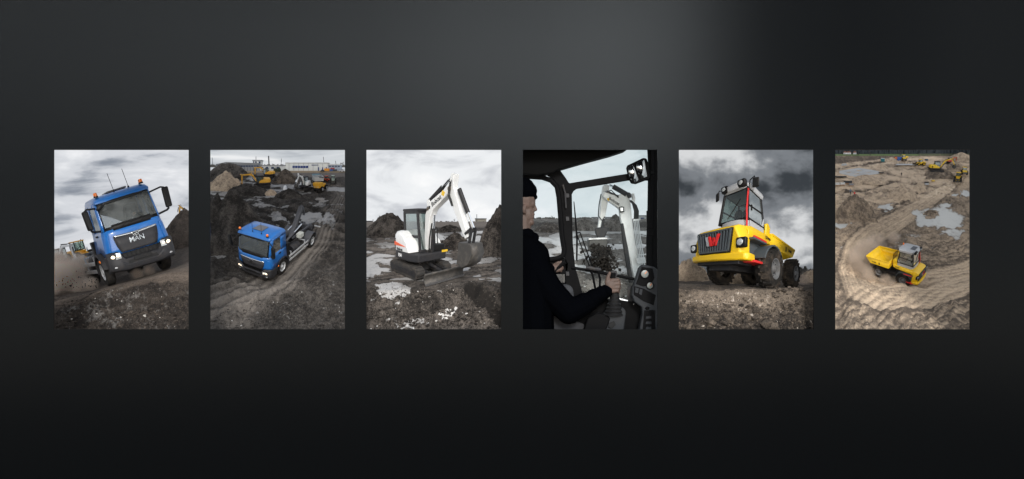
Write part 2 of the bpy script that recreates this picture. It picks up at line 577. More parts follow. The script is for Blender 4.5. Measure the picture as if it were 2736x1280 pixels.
DIM['dump5'] = dict(gw=0.63, gt=1.45, gb=0.92, gl=0.55, bw=1.09, bz=0.75, by=-0.00, hx=0.89, hz=1.10, cw=0.57, cb=1.83, cy=0.71, tw=0.47, tz=3.04, ty=0.84, ty2=1.60, cy2=1.70, ax=1.28, ay=1.33, ar=0.58, ay2=3.40, sw=0.78, sy=1.94, sy2=4.56, sz=1.79)
POSE['dump6'] = ((44.92, 35.08, -5.96), 0.3545, (12.689, 4.00, -1.434), (0.0260, 0.0269, -0.0634))
DIM['dump6'] = dict(gw=0.67, gt=1.46, gb=0.98, gl=0.72, bw=0.98, bz=0.72, by=-0.12, hx=0.90, hz=1.33, cw=0.60, cb=1.75, cy=0.55, tw=0.54, tz=2.88, ty=0.68, ty2=1.65, cy2=1.80, ax=0.98, ay=1.13, ar=0.60, ay2=3.42, sw=1.10, sy=2.33, sy2=4.42, sz=1.90)


def pose_matrix(key):
    (yw, pi, ro), s, loc, k = POSE[key]
    return Matrix.Translation(loc) @ Matrix.Rotation(rad(ro), 4, 'Y') @ Matrix.Rotation(rad(pi), 4, 'X') @ Matrix.Rotation(rad(yw), 4, 'Z') @ Matrix.Scale(s, 4)


def set_pose(root, key, extra=None):
    k = Vector(POSE[key][3])
    seen = set()

    def walk(o):
        if o.type == 'MESH' and o.data.name not in seen:
            seen.add(o.data.name)
            for vx in o.data.vertices:
                vx.co = vx.co / (1.0 + vx.co.dot(k))
        for c in o.children: walk(c)
    walk(root)
    root.matrix_world = pose_matrix(key)


def from_pose(key, local):
    q = Vector(local); k = Vector(POSE[key][3])
    return pose_matrix(key) @ (q / (1.0 + q.dot(k)))


# ------------------------------------------------------------------ ground inside each opening
GROUND = {}


def build_ground(p, vh, prof, tilt, fn, mat, pads=(), nu=250, nv=300, vnear=1430.0, u0=-38.0, u1=954.0):
    vend = prof[-1][0]
    u = np.linspace(u0, u1, nu); t = np.linspace(0, 1, nv)
    v = vnear + (vend - vnear) * t
    U, V = np.meshgrid(u, v)
    pv = [a for a, b in prof][::-1]; py = [b for a, b in prof][::-1]
    Y = np.interp(V, pv, py)
    k = (CAM_D + Y) / CAM_D
    VV = V - tilt * (U - 458.0)
    X = (X0[p] + U / US - 1368.0) / 100.0 * k
    Z = (640.0 - (390.0 + VV / US)) / 100.0 * k
    H = np.maximum(V - vh, 6.0)
    gx = (U - 458.0) / H; gz = 1200.0 / H
    dz, tone, wet, pale = fn(U, V, VV, gx, gz, H)
    dz = dz * (1 - .9 * sstep(1215, 1300, V))
    dzw = dz * UW * k
    W = np.zeros_like(Z)
    for key, (ax0, ax1, ay0, ay1), mar, vlim in pads:
        M = pose_matrix(key); n = (M.to_3x3() @ Vector((0, 0, 1))).normalized(); P = M.translation
        ZP = P.z - (n.x * (X - P.x) + n.y * (Y - P.y)) / n.z
        Mi = np.array(M.inverted())
        lx = Mi[0, 0] * X + Mi[0, 1] * Y + Mi[0, 2] * ZP + Mi[0, 3]
        ly = Mi[1, 0] * X + Mi[1, 1] * Y + Mi[1, 2] * ZP + Mi[1, 3]
        kk = POSE[key][3]; den = 1.0 / np.maximum(1.0 - (lx * kk[0] + ly * kk[1]), .3)      # undo the taper
        lx = lx * den; ly = ly * den
        d = np.hypot(np.maximum(np.maximum(ax0 - lx, lx - ax1), 0), np.maximum(np.maximum(ay0 - ly, ly - ay1), 0))
        w = 1 - sstep(0.0, mar, d)
        w = w * (1 - sstep(vlim, vlim + 110, V))
        Z = Z * (1 - w) + (ZP - .015) * w
        W = np.maximum(W, w)
    Z = Z + dzw * (1 - .8 * W) - np.maximum(dzw, 0) * .2 * W
    n = nu * nv
    co = np.stack([X, Y, Z], 2).reshape(-1, 3).astype(np.float32)
    ii = np.arange(n).reshape(nv, nu)
    quads = np.stack([ii[:-1, :-1], ii[:-1, 1:], ii[1:, 1:], ii[1:, :-1]], 2).reshape(-1, 4).astype(np.int32)
    me = bpy.data.meshes.new('ground')
    me.vertices.add(n); me.vertices.foreach_set('co', co.ravel())
    nq = len(quads)
    me.loops.add(nq * 4); me.loops.foreach_set('vertex_index', quads.ravel())
    me.polygons.add(nq); me.polygons.foreach_set('loop_start', np.arange(0, nq * 4, 4, dtype=np.int32)); me.polygons.foreach_set('loop_total', np.full(nq, 4, np.int32))
    me.polygons.foreach_set('use_smooth', np.ones(nq, bool))
    for nm, arr in (('tone', tone), ('wet', wet), ('pale', pale)):
        a = me.attributes.new(nm, 'FLOAT', 'POINT'); a.data.foreach_set('value', np.broadcast_to(arr, Z.shape).reshape(-1).astype(np.float32))
    me.update(); me.validate()
    me.materials.append(mat)
    o = bpy.data.objects.new('ground', me); COL.objects.link(o); tag(o, kind='structure')
    GROUND[p] = dict(U=u, v0=vnear, v1=vend, X=X, Y=Y, Z=Z, tilt=tilt, nu=nu, nv=nv, u0=u0, u1=u1, vh=vh, mat=mat)
    return o


def gp(p, u, v):
    """the point of the ground under picture place (u, v) of opening p"""
    g = GROUND[p]; b = v + g['tilt'] * (u - 458.0)
    i = min(max((u - g['u0']) / (g['u1'] - g['u0']) * (g['nu'] - 1), 0), g['nu'] - 1.001)
    j = min(max((b - g['v0']) / (g['v1'] - g['v0']) * (g['nv'] - 1), 0), g['nv'] - 1.001)
    a, c = int(i), int(j); fi, fj = i - a, j - c
    r = []
    for A in (g['X'], g['Y'], g['Z']):
        r.append(float((A[c, a] * (1 - fi) + A[c, a + 1] * fi) * (1 - fj) + (A[c + 1, a] * (1 - fi) + A[c + 1, a + 1] * fi) * fj))
    return Vector(r)


def oct_noise(gx, gz, H, base, seed, octv=5, gain=.55, ridge=False):
    """clods: octaves that fade once they are finer than the mesh"""
    t = 0; a = 1.0; f = base
    for i in range(octv):
        q = vnoise(gx * f + 3.1 * i, gz * f * .8 + 1.7 * i, seed + 13 * i)
        if ridge: q = 1 - np.abs(2 * q - 1)
        t = t + a * (q - .5) * sstep(3.0, 9.0, H / f); a *= gain; f *= 2.1
    return t


def blob(U, V, u, v, ru, rv, seed=0, rag=.5):
    d = np.hypot((U - u) / ru, (V - v) / rv)
    d = d + rag * (fbm(U / ru * 1.7 + seed, V / rv * 1.7, seed, 4) - .5) * 2
    return 1 - sstep(.75, 1.05, d)


def build_mound(p, u, v, w, h, mat, label, power=1.3, depth=.55, seed=0, skew=0.0, tone=.4, rough=.16, peaks=(), group=None, n=56, cat='dirt mound', rise=.5, pale=0.0, flat=0.0, name='dirt_mound'):
    """a heap whose foot stands at picture place (u, v), w units wide and h high"""
    b = gp(p, u, v); s = unit(b.y)
    rx = w / 2 * s; ry = rx * depth; hh = h * s
    a = np.linspace(-1, 1, n); c = np.linspace(-1, 1, n)
    A, C = np.meshgrid(a, c)
    R = np.hypot(A, C) / (1 + .22 * (fbm(A * 2 + seed, C * 2 - seed, seed, 3) - .5))
    prof = np.clip(1 - R, 0, None) ** (1 / power)
    if flat: prof = np.minimum(prof, flat) / flat
    AA = A - skew
    hgt = prof
    for (pu, pw, ph) in peaks:
        hgt = np.maximum(hgt, ph * np.clip(1 - np.hypot((AA - pu) / pw, C / .8), 0, None) ** .9)
    crag = fbm(A * 5 + 2 * seed, C * 5, seed + 5, 5, .6) - .5
    gul = fbm(A * 7 + seed, C * 2.2, seed + 9, 4, .6, True) - .6
    hgt = hgt + (crag * rough * 1.6 + gul * rough) * np.clip(hgt * 3, 0, 1)
    base = b.z - .04 * s * 100
    X = b.x + A * rx; Y = b.y + ry * .6 + C * ry
    Z = b.z + hgt * hh + (C + 1) * ry * rise - .25 * sstep(.85, 1.0, np.maximum(abs(A), abs(C))) * hh * .8 - .02
    rows = [[(float(X[i, j]), float(Y[i, j]), float(Z[i, j])) for j in range(n)] for i in range(n)]
    mb = MB(); mb.sheet(rows)
    o = mb.build(name, mat, angle=180)
    me = o.data
    tn = np.clip(tone + crag * .9, 0, 1).reshape(-1)
    for nm, arr in (('tone', tn), ('wet', np.zeros(n * n)), ('pale', np.full(n * n, pale) + crag.reshape(-1) * pale)):
        at_ = me.attributes.new(nm, 'FLOAT', 'POINT'); at_.data.foreach_set('value', arr.astype(np.float32))
    tag(o, label, cat, group)
    return o


ICO = None


def build_rubble(p, spots, mat, name='rubble', seed=1, tone=.35, palefrac=.1, flat=.7):
    """loose clods and stones strewn over the ground, too many to count: one object"""
    rnd = random.Random(seed)
    bm = bmesh.new(); bmesh.ops.create_icosphere(bm, subdivisions=1, radius=1.0)
    iv = [v.co.copy() for v in bm.verts]; ifc = [tuple(v.index for v in f.verts) for f in bm.faces]; bm.free()
    V = []; F = []; T = []; PL = []
    for (u, v, r) in spots:
        c = gp(p, u, v); s = unit(c.y) * r
        R_ = Euler((rnd.uniform(0, 6), rnd.uniform(0, 6), rnd.uniform(0, 6))).to_matrix()
        sc = Vector((rnd.uniform(.7, 1.3), rnd.uniform(.7, 1.3), rnd.uniform(.5, 1.0)))
        o = len(V); t = min(1, max(0, tone + rnd.uniform(-.3, .3))); pl = 1.0 if rnd.random() < palefrac else 0.0
        for q in iv:
            w = Vector((q.x * sc.x, q.y * sc.y, q.z * sc.z)) * rnd.uniform(.72, 1.2)
            w = R_ @ w; w.z *= flat
            V.append(c + w * s + Vector((0, 0, s * .2))); T.append(t); PL.append(pl)
        F += [tuple(i + o for i in f) for f in ifc]
    me = bpy.data.meshes.new(name)
    me.from_pydata([tuple(q) for q in V], [], F)
    for nm, arr in (('tone', T), ('wet', [0.0] * len(V)), ('pale', PL)):
        a = me.attributes.new(nm, 'FLOAT', 'POINT'); a.data.foreach_set('value', arr)
    me.materials.append(mat)
    o = bpy.data.objects.new(name, me); COL.objects.link(o); tag(o, kind='stuff')
    return o


def strew(n, u0, u1, v0, v1, r0, r1, seed, vpow=1.0, keep=None):
    rnd = random.Random(seed); out = []
    while len(out) < n:
        u = rnd.uniform(u0, u1); v = v0 + (v1 - v0) * rnd.random() ** vpow
        if keep and not keep(u, v): continue
        f = (v - v0) / (v1 - v0 + 1e-6)
        out.append((u, v, (r0 + (r1 - r0) * f) * rnd.uniform(.4, 1.0) ** 1.5))
    return out

# ------------------------------------------------------------------ wheels
def wheel(parent, x, y, r, w, side, rim_mat, hub=.56, lugs=0, name='wheel', bolts=8, tread=RUBBER):
    """a tyre with its rim as a sub-part; side is the sign of the outward direction"""
    t = MB(); ri = r * hub
    t.lathe([(-w / 2 + .03, ri), (-w / 2, r * .72), (-w / 2 + .015, r * .93), (-w / 2 + .06 * r / .5, r), (w / 2 - .06 * r / .5, r), (w / 2 - .015, r * .93), (w / 2, r * .72), (w / 2 - .03, ri)], (x, y, r), 'x', 32, cap=False)
    n = lugs or 0
    for i in range(n):
        a = 2 * math.pi * i / n
        for s in (-1, 1):
            aa = a + (math.pi / n if s > 0 else 0)
            t.box((x + s * w * .24, y + math.cos(aa) * r * .99, r + math.sin(aa) * r * .99), (w * .5, r * .13, r * .12), (aa - math.pi / 2, 0, s * .5))
    tyre = t.build(name, tread, parent, angle=40)
    m = MB(); o = x + side * (w / 2 - .03)
    f = side
    m.lathe([(-f * .12 + 0, ri * .2), (-f * .12, ri * .8), (0, ri * .97), (f * .02, ri * 1.03), (f * .02, ri * .94), (-f * .07, ri * .78), (-f * .09, ri * .5), (-f * .02, ri * .38), (f * .02, ri * .3), (f * .03, ri * .05)], (o, y, r), 'x', 28)
    rim = m.build('rim', rim_mat, tyre, angle=40)
    h = MB()
    for i in range(bolts):
        a = 2 * math.pi * i / bolts
        h.lathe([(-f * .085, .001), (-f * .068, ri * .085), (-f * .066, .001)], (o, y + math.cos(a) * ri * .63, r + math.sin(a) * ri * .63), 'x', 8)
    h.build('rim_hole', BLACK, tyre)['kind'] = 'stuff'
    return tyre


# ------------------------------------------------------------------ a seated or standing figure, small in the picture
SKIN = paint('skin', (.55, .33, .24), .55, dirt=.1, dirtcol=(.45, .25, .18))
DARKCLOTH = paint('dark_cloth', (.02, .021, .025), .9, dirt=.1, bump=.2)


def simple_person(name, label, loc, h, coat, parent=None, sitting=False, legs=None, group=None):
    """one skin from head to feet, clothes as children"""
    root = empty(name, label, 'person', loc, group)
    s = h / 1.75
    b = MB()
    zh = 1.62 * s
    b.ell((0, 0, zh), (.085 * s, .1 * s, .125 * s)); b.capsule((0, .01 * s, 1.4 * s), (0, 0, 1.52 * s), .06 * s, .055 * s)
    b.ell((0, -.1 * s, zh - .01 * s), (.018 * s, .03 * s, .025 * s), 6, 4)
    for sx in (-1, 1):
        b.ell((sx * .28 * s, -.08 * s, .84 * s), (.04 * s, .05 * s, .09 * s), 8, 5)
    remeshed(b, 'body', SKIN, root, .02 * s, 2)
    c = MB()
    c.capsule((0, 0, 1.0 * s), (0, 0, 1.32 * s), .16 * s, .19 * s)
    for sx in (-1, 1):
        c.capsule((sx * .17 * s, 0, 1.36 * s), (sx * .25 * s, .02 * s, 1.12 * s), .085 * s, .065 * s)
        c.capsule((sx * .25 * s, .02 * s, 1.12 * s), (sx * .28 * s, -.06 * s, .9 * s), .065 * s, .05 * s)
    remeshed(c, 'jacket', coat, root, .025 * s, 3)
    if not sitting:
        t = MB()
        for sx in (-1, 1):
            t.capsule((sx * .09 * s, 0, .95 * s), (sx * .1 * s, -.02 * s, .5 * s), .105 * s, .075 * s)
            t.capsule((sx * .1 * s, -.02 * s, .5 * s), (sx * .1 * s, .02 * s, .1 * s), .075 * s, .055 * s)
            t.ell((sx * .1 * s, -.05 * s, .05 * s), (.05 * s, .13 * s, .05 * s))
        remeshed(t, 'trousers', legs or DARKCLOTH, root, .025 * s, 3)
    hr = MB(); hr.ell((0, .015 * s, zh + .03 * s), (.095 * s, .108 * s, .115 * s)); hr.build('hair', DARKCLOTH, root)
    return root


# ------------------------------------------------------------------ the blue truck
HOOKGREY = paint('hook_grey', (.055, .057, .066), .45, dirt=.35)
BLUE = paint('blue_paint', (.010, .115, .38), .3, dirt=.34, coat=.5, dirtcol=(.06, .10, .19), scale=3)
HEADLIGHT = lamp_glow('lit_headlamp', (1.0, .80, .55), .8)
WINDSCREEN = glass('windscreen_glass', (.50, .57, .57), .8, dust=.27)  # strong veil: pale reflection put into the glass colour


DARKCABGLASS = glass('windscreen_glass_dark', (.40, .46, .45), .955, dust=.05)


def build_truck(key, label):
    CABGLASS = WINDSCREEN if key == 'truck1' else DARKCABGLASS
    d = DIM[key]; rw, rz, ww, wz = d['rw'], d['rz'], d['ww'], d['wz']; bw, bz, bt = d['bw'], d['bz'], d['bt']
    wy, ry, ly = d['wy'], d['ry'], d['ly']; ax, ay, ar, ay2, ey = d['ax'], d['ay'], d['ar'], d['ay2'], d['ey']
    root = empty('blue_truck', label, 'truck')
    zt = rz - .10

    def cw(z): return float(np.interp(z, [bz, bt, wz, rz], [bw * .97, bw * .95, ww + .07, rw + .03]))

    def fy(z): return float(np.interp(z, [bz, bt, wz, zt, rz + .1], [-.02, -.03, wy, ry - .02, ry + .08]))

    def S(xf, z, proud=0.0): return Vector((xf * cw(z), fy(z) + .20 * abs(xf) ** 7 - proud, z))
    XF = [-1, -.97, -.92, -.82, -.6, -.3, 0, .3, .6, .82, .92, .97, 1]
    # front panel
    m = MB(); m.sheet([[S(x, z) for x in XF] for z in np.linspace(bt - .08, wz - .06, 6)])
    m.build('front_panel', BLUE, root, solid=.03, angle=50)
    # windscreen, its black edge and the cowl below it
    m = MB(); xs = [-.91, -.6, -.3, 0, .3, .6, .91]
    m.sheet([[Vector((x * cw(z), fy(z) + .03 * abs(x) ** 2, z)) for x in xs] for z in np.linspace(wz + .03, zt - .03, 4)])
    m.build('windscreen', CABGLASS, root, angle=60)
    m = MB()
    for a, b in ((-.95, -.89), (.89, .95)): m.sheet([[S(x, z, .012) for x in (a, b)] for z in np.linspace(wz, zt, 4)])
    m.sheet([[S(x, z, .012) for x in xs] for z in (zt - .07, zt + .01)])
    m.build('windscreen_surround', BLACK, root, solid=.012)
    m = MB(); m.sheet([[S(x, z, .014) for x in [-.94] + xs[1:-1] + [.94]] for z in np.linspace(wz - .1, wz + .07, 3)])
    m.build('cowl', BLACK, root, solid=.02)
    for sx in (-.35, .3):
        w = MB(); w.tube([S(sx, wz - .03, .04), S(sx + .18, wz + .06, .05), S(sx - .36, wz + .02, .045)], .014, 6)
        w.build('wiper', BLACK, root)
    # pillars, doors, sides, rear
    for s in (-1, 1):
        m = MB()
        m.sheet([[S(s * q, z, .004) for q in (.93, .97, 1.0)] + [Vector((s * cw(z), fy(z) + .31, z))] for z in np.linspace(wz - .06, zt + .02, 5)])
        m.build('windscreen_pillar', BLUE, root, solid=.05, angle=60)
        m = MB()
        ys = [.16, .4, .62, .8, 1.0, 1.25, ly]
        lo = [bt - .08, bt - .08, bt - .02, bt + .06, bt + .09, bt + .09, bt + .02]
        m.sheet([[Vector((s * cw(l + (wz - l) * t), y, l + (wz - l) * t)) for y, l in zip(ys, lo)] for t in (0, .35, .7, 1)])
        door = m.build('door', BLUE, root, solid=.03)
        h = MB(); h.box((s * (cw(wz - .12) + .03), 1.02, wz - .14), (.05, .2, .06)); h.build('door_handle', BLACK, door, bevel=.01)
        g = MB(); g.sheet([[Vector((s * (cw(wz + .02) + .006), .3, wz)), Vector((s * (cw(wz + .02) + .006), 1.2, wz))], [Vector((s * (cw(zt) + .004), ry + .26, zt - .05)), Vector((s * (cw(zt) + .004), 1.2, zt - .05))]])
        g.build('side_window', CABGLASS, root)
        m = MB()
        m.sheet([[Vector((s * cw(z), y, z)) for y in (1.18, 1.3, ly)] for z in np.linspace(wz - .02, zt + .03, 4)])
        m.sheet([[Vector((s * cw(z), y, z)) for y in (ry + .2, .7, ly)] for z in (zt - .07, zt + .04)])
        m.build('side_pillar', BLUE, root, solid=.045)
        # corner wind deflector
        m = MB(); m.sheet([[S(s * q, z, .035) + Vector((s * .012, 0, 0)) for q in (.86, .95, 1.0)] for z in np.linspace(bt + .03, wz - .22, 4)])
        m.build('corner_deflector', BLUE, root, solid=.025, bevel=.01)
        # wheel arch
        m = MB(); r0, r1 = ar + .07, ar + .15
        pl = [(ay + r0 * math.cos(a), ar + r0 * math.sin(a)) for a in np.linspace(rad(-5), rad(172), 14)]
        pu = [(ay + r1 * math.cos(a), ar + r1 * math.sin(a)) for a in np.linspace(rad(-5), rad(172), 14)]
        m.prism(pl + pu[::-1], 'x', s * (ax - .34), s * (ax + .03))
        arch = m.build('wheel_arch', TRIM, root, bevel=.01)
        k = MB(); k.ell((s * (ax + .05), ay - .52, ar + .38), (.03, .05, .05)); k.build('side_marker', ORANGE, arch)
        # step box between bumper and wheel
        m = MB(); m.box((s * (bw - .08), .33, (bz + bt) / 2 - .03), (.14, .44, bt - bz - .1)); m.build('step', TRIM, root, bevel=.02)
        # lamps
        m = MB(); lx = d['hx']; hw = .2
        m.sheet([[S(s * q, z, .125) for q in np.linspace((lx - hw) / cw(z), min(.985, (lx + hw * .75) / cw(z)), 4)] for z in (d['hz'] - .1, d['hz'] + .09)])
        hl = m.build('headlight', LENS, root, solid=.03, bevel=.008)
        k = MB(); c = S(s * (lx + .03) / cw(d['hz']), d['hz'], .15); k.ell(c, (.085, .02, .055)); k.build('lamp', HEADLIGHT, hl)
        k = MB(); c = S(s * (lx - .11) / cw(d['hz']), d['hz'], .145); k.ell(c, (.045, .02, .038)); k.build('lamp', HEADLIGHT, hl)
        m = MB(); c = S(s * (lx + .02) / cw(bz), bz + .17, .13); m.ell(c, (.09, .02, .032)); m.build('fog_light', RIM_GREY, root)
        # big mirror on its arm, wide-angle housing below
        mx = cw((wz + zt) / 2) + .36
        m = MB(); m.box((s * mx, .02, (wz + zt) / 2 + .0), (.19, .13, .57)); mir = m.build('mirror', BLACK, root, bevel=.05)
        k = MB(); k.tube([(s * (rw + .02), .3, zt - .1), (s * (mx - .1), .06, zt - .06), (s * mx, .05, zt - .1)], .026, 6)
        k.build('mirror_arm', BLACK, mir); k = MB()
        k.tube([(s * (cw(wz) + .0), .25, wz - .02), (s * (mx - .06), .08, wz + .03), (s * mx, .05, wz + .08)], .034, 6)
        k.build('mirror_arm', BLACK, mir)
        # beacon, antenna
        m = MB(); m.lathe([(0, .072), (.04, .068)], (s * rw * .86, .34, rz + .09), 'z', 14); bc = m.build('beacon', BLACK, root)
        k = MB(); k.lathe([(.04, .06), (.11, .056), (.125, .04), (.13, .01)], (s * rw * .86, .34, rz + .09), 'z', 14); k.build('beacon_lens', ORANGE, bc)
    m = MB(); m.ell((-rw * .92, ry - .1, rz - .2), (.14, .07, .07), rot=(0, -.5, 0)); m.build('kerb_mirror', BLACK, root)
    for ux in (-.12, .38):
        m = MB(); m.lathe([(0, .035), (.05, .02)], (ux * rw / .9, .45, rz + .1), 'z', 8); m.tube([(ux * rw / .9, .45, rz + .14), (ux * rw / .9 - .02, .5, rz + .62)], .008, 5)
        m.build('antenna', BLACK, root)
    # roof
    rings = []
    for y, w, z0, z1 in ((ry - .03, .97, zt - .0, zt + .06), (ry + .03, .985, zt, rz + .02), (ry + .2, 1.0, zt, rz + .09), ((ry + ly) / 2, 1.0, zt, rz + .13), (ly - .1, 1.0, zt, rz + .12), (ly, .985, zt, rz + .06)):
        q = rw + .04
        rings.append([Vector((x * q * w, y, z)) for x, z in ((-1.0, z0), (-1.0, z0 + (z1 - z0) * .55), (-.93, z0 + (z1 - z0) * .88), (-.75, z1), (0, z1 + .01), (.75, z1), (.93, z0 + (z1 - z0) * .88), (1.0, z0 + (z1 - z0) * .55), (1.0, z0))])
    m = MB(); m.loft(rings); m.build('roof', BLUE, root, angle=60)
    m = MB(); m.prism([(-.3, ry + .35), (.3, ry + .35), (.3, ly - .45), (-.3, ly - .45)], 'z', rz + .12, rz + .17); m.build('roof_hatch', paint('hatch_grey', (.10, .10, .11), .35, dirt=.2), root, bevel=.03)
    m = MB(); m.box((0, ly - .02, (bt + zt) / 2 + .05), (2 * cw(wz) - .04, .05, zt - bt - .1)); m.build('rear_wall', BLUE, root)
    m = MB(); m.box((0, .95, bt - .02), (2 * bw - .3, 1.5, .06)); m.build('cab_floor', BLACK, root)
    m = MB(); m.box((0, ly - .07, (wz + zt) / 2 - .05), (2 * rw - .1, .03, zt - wz + .5)); m.box((0, (ry + ly) / 2 + .1, zt - .01), (2 * rw - .12, ly - ry - .2, .02)); m.build('cab_lining', SEATFAB, root)
    # inside
    m = MB(); m.box((0, .3, wz - .14), (1.75 * ww, .36, .26)); m.tube([(.42, .5, wz), (.42, .62, wz + .12)], .16, 12); m.build('dashboard', BLACK, root, bevel=.05)
    for sx in (-.45, .45):
        m = MB(); m.box((sx, 1.2, bt + .4), (.46, .5, .2)); m.box((sx, 1.45, wz + .12), (.44, .14, .85), (-.1, 0, 0)); m.build('seat', SEATFAB, root, bevel=.05)
    # bumper, intake, plate
    def top(x): return float(np.interp(abs(x), [0, .52, .66, 1], [bt - .26, bt - .26, bt + .0, bt + .02]))
    def bot(x): return float(np.interp(abs(x), [0, .6, 1], [bz, bz, bz + .06]))
    XB = [-1, -.97, -.9, -.8, -.68, -.6, -.5, -.25, 0, .25, .5, .6, .68, .8, .9, .97, 1]
    m = MB(); rows = []
    for t, pr in ((0, .04), (.12, .10), (.45, .13), (.55, .10), (.9, .12), (1, .06)):
        rows.append([Vector((x * bw, .20 * abs(x) ** 7 - pr - .02, bot(x) + (top(x) - bot(x)) * t)) for x in XB])
    m.sheet(rows); m.build('bumper', TRIM, root, solid=.05, angle=40)
    m = MB(); m.box((0, .06, bt - .16), (1.25 * bw, .1, .36))
    for i in range(9): m.box(((i - 4) * .13 * bw, -.01, bt - .16), (.02, .04, .3))
    m.build('radiator_grille', BLACK, root)
    m = MB(); m.prism([(-.5 * bw, bz + .13), (.5 * bw, bz + .13), (.42 * bw, bz + .3), (-.42 * bw, bz + .3)], 'y', -.165, -.13); m.build('lower_intake', BLACK, root)
    m = MB(); m.box((0, -.17, bt - .33), (.56, .03, .13)); m.build('number_plate', BLACK, root, bevel=.01)
    # grille panel, chrome wing, emblem, lettering
    gz = d['gz']; zu, zl = gz + .2, bt - .06
    m = MB(); m.sheet([[S(x * f, zl + (zu - zl) * t, .035 + .01 * t) for x in np.linspace(-1, 1, 9)] for t, f in ((0, .56), (.12, .60), (.5, .68), (1, .74))])
    gr = m.build('grille', TRIM, root, solid=.03)
    m = MB(); xs = np.linspace(-.74, .74, 15)
    m.sheet([[S(x, zu + .055 - .02 * (1 - abs(x) / .74), .05) for x in xs], [S(x, zu + .02 - .07 * (1 - (abs(x) / .74)) ** .7, .06) for x in xs]])
    m.build('chrome_wing', CHROME, gr, solid=.02)
    m = MB(); ez = zu - .035
    m.prism([(-.12, ez + .05), (.12, ez + .05), (.08, ez - .07), (-.08, ez - .07)], 'y', fy(gz) - .10, fy(gz) - .04); em = m.build('emblem', CHROME, gr, bevel=.008)
    m = MB(); m.prism([(-.09, ez + .033), (.09, ez + .033), (.06, ez - .053), (-.06, ez - .053)], 'y', fy(gz) - .108, fy(gz) - .09)
    m.build('emblem_field', BLACK, gr)
    m = MB(); yb = fy(gz) - .114
    m.prism([(-.07, ez - .03), (-.035, ez - .005), (.02, ez + .005), (.045, ez + .024), (.06, ez + .02), (.05, ez - .005), (.05, ez - .04), (.035, ez - .04), (.03, ez - .012), (-.01, ez - .018), (-.02, ez - .045), (-.034, ez - .045), (-.03, ez - .02), (-.06, ez - .036)], 'y', yb, yb + .01)
    m.build('emblem_lion', CHROME, gr)
    lettering('lettering', 'MAN', .215, CHROME, gr, S(0, gz, .066), (1, 0, 0), (0, .04, 1), .012)
    # wheels
    for s in (-1, 1):
        wheel(root, s * (ax - .16), ay, ar, .32, s, RIM_GREY, bolts=10)
        wheel(root, s * (ax - .27), ay2, ar, .54, s, RIM_GREY, bolts=10)
        m = MB(); r1 = ar + .12; r0 = ar + .085
        pl = [(ay2 + r0 * math.cos(a), ar + r0 * math.sin(a)) for a in np.linspace(rad(8), rad(172), 14)]; pu = [(ay2 + r1 * math.cos(a), ar + r1 * math.sin(a)) for a in np.linspace(rad(8), rad(172), 14)]
        m.prism(pl + pu[::-1], 'x', s * (ax - .55), s * (ax + .02)); m.build('mudguard', HOOKGREY, root, bevel=.008)
        m = MB(); m.box((s * .42, (ay + ey) / 2 + .4, .9), (.09, ey - ay - .2, .26)); m.build('frame_rail', CHASSIS, root)
        for zz in (.55, .83):
            m = MB(); m.box((s * (ax - .04), (ay + .75 + ay2 - .7) / 2, zz), (.05, ay2 - ay - 1.45, .13)); m.build('side_guard', ALU, root, bevel=.01)
        for yy in (ay + 1.0, ay2 - 1.2):
            m = MB(); m.box((s * (ax - .08), yy, .78), (.05, .06, .6)); m.box((s * (ax - .3), yy, 1.06), (.5, .06, .05)); m.build('guard_bracket', ALU, root)
        m = MB(); m.tube([(s * .26, ay + 1.3, 1.15), (s * .26, ay2 - 1.3, 1.45)], .075, 10); cy = m.build('lift_cylinder', HOOKGREY, root)
        m = MB(); m.tube([(s * .26, ay2 - 1.3, 1.45), (s * .26, ay2 - .25, 1.68)], .045, 8); m.build('piston_rod', CHROME, cy)
        m = MB(); m.box((s * .3, ay2 - .1, 1.16), (.12, 2.9, .14)); m.build('tipping_frame', HOOKGREY, root, bevel=.015)
        m = MB(); m.box((s * (ax - .3), ey - .06, 1.13), (.5, .07, .09)); m.build('rear_crossbar', ALU, root, bevel=.01)
    for s in (-1, 1):
        m = MB(); m.lathe([(-.45, .27), (-.4, .3), (.4, .3), (.45, .27)], (s * (ax - .38), (ay + ay2) / 2 - .1, .85), 'y', 16); m.build('fuel_tank', CHASSIS, root)
    m = MB(); m.box((.62, ay2 - 1.05, 1.28), (.34, .5, .3)); m.build('toolbox', paint('pale_grey_paint', (.42, .43, .40), .5, dirt=.4), root, bevel=.02)
    m = MB(); m.box((ax - .25, ly + .22, 1.32), (.42, .3, .95)); m.build('exhaust_box', BLACK, root, bevel=.03)
    m = MB(); m.box((-ax + .3, ly + .22, 1.2), (.42, .3, .7)); m.build('battery_box', BLACK, root, bevel=.03)
    # hook arm folded back behind the cab
    hy = ay2 - 1.25
    m = MB(); m.prism([(hy - .15, 1.15), (hy + .25, 1.1), (hy + 1.42, 2.62), (hy + 1.24, 2.78)], 'x', -.15, .15); arm = m.build('hook_arm', HOOKGREY, root, bevel=.02)
    m = MB(); m.prism([(hy + 1.2, 2.68), (hy + 1.34, 2.84), (hy + 1.62, 2.62), (hy + 1.84, 2.2), (hy + 1.76, 2.02), (hy + 1.66, 2.06), (hy + 1.7, 2.22), (hy + 1.48, 2.52)], 'x', -.07, .07); m.build('hook', HOOKGREY, arm, bevel=.015)
    m = MB(); m.box((0, ey - .25, 1.0), (.95, .3, .3)); m.tube([(-.5, ey - .3, 1.12), (.5, ey - .3, 1.12)], .09, 10); m.build('tail_frame', HOOKGREY, root)
    set_pose(root, key)
    return root


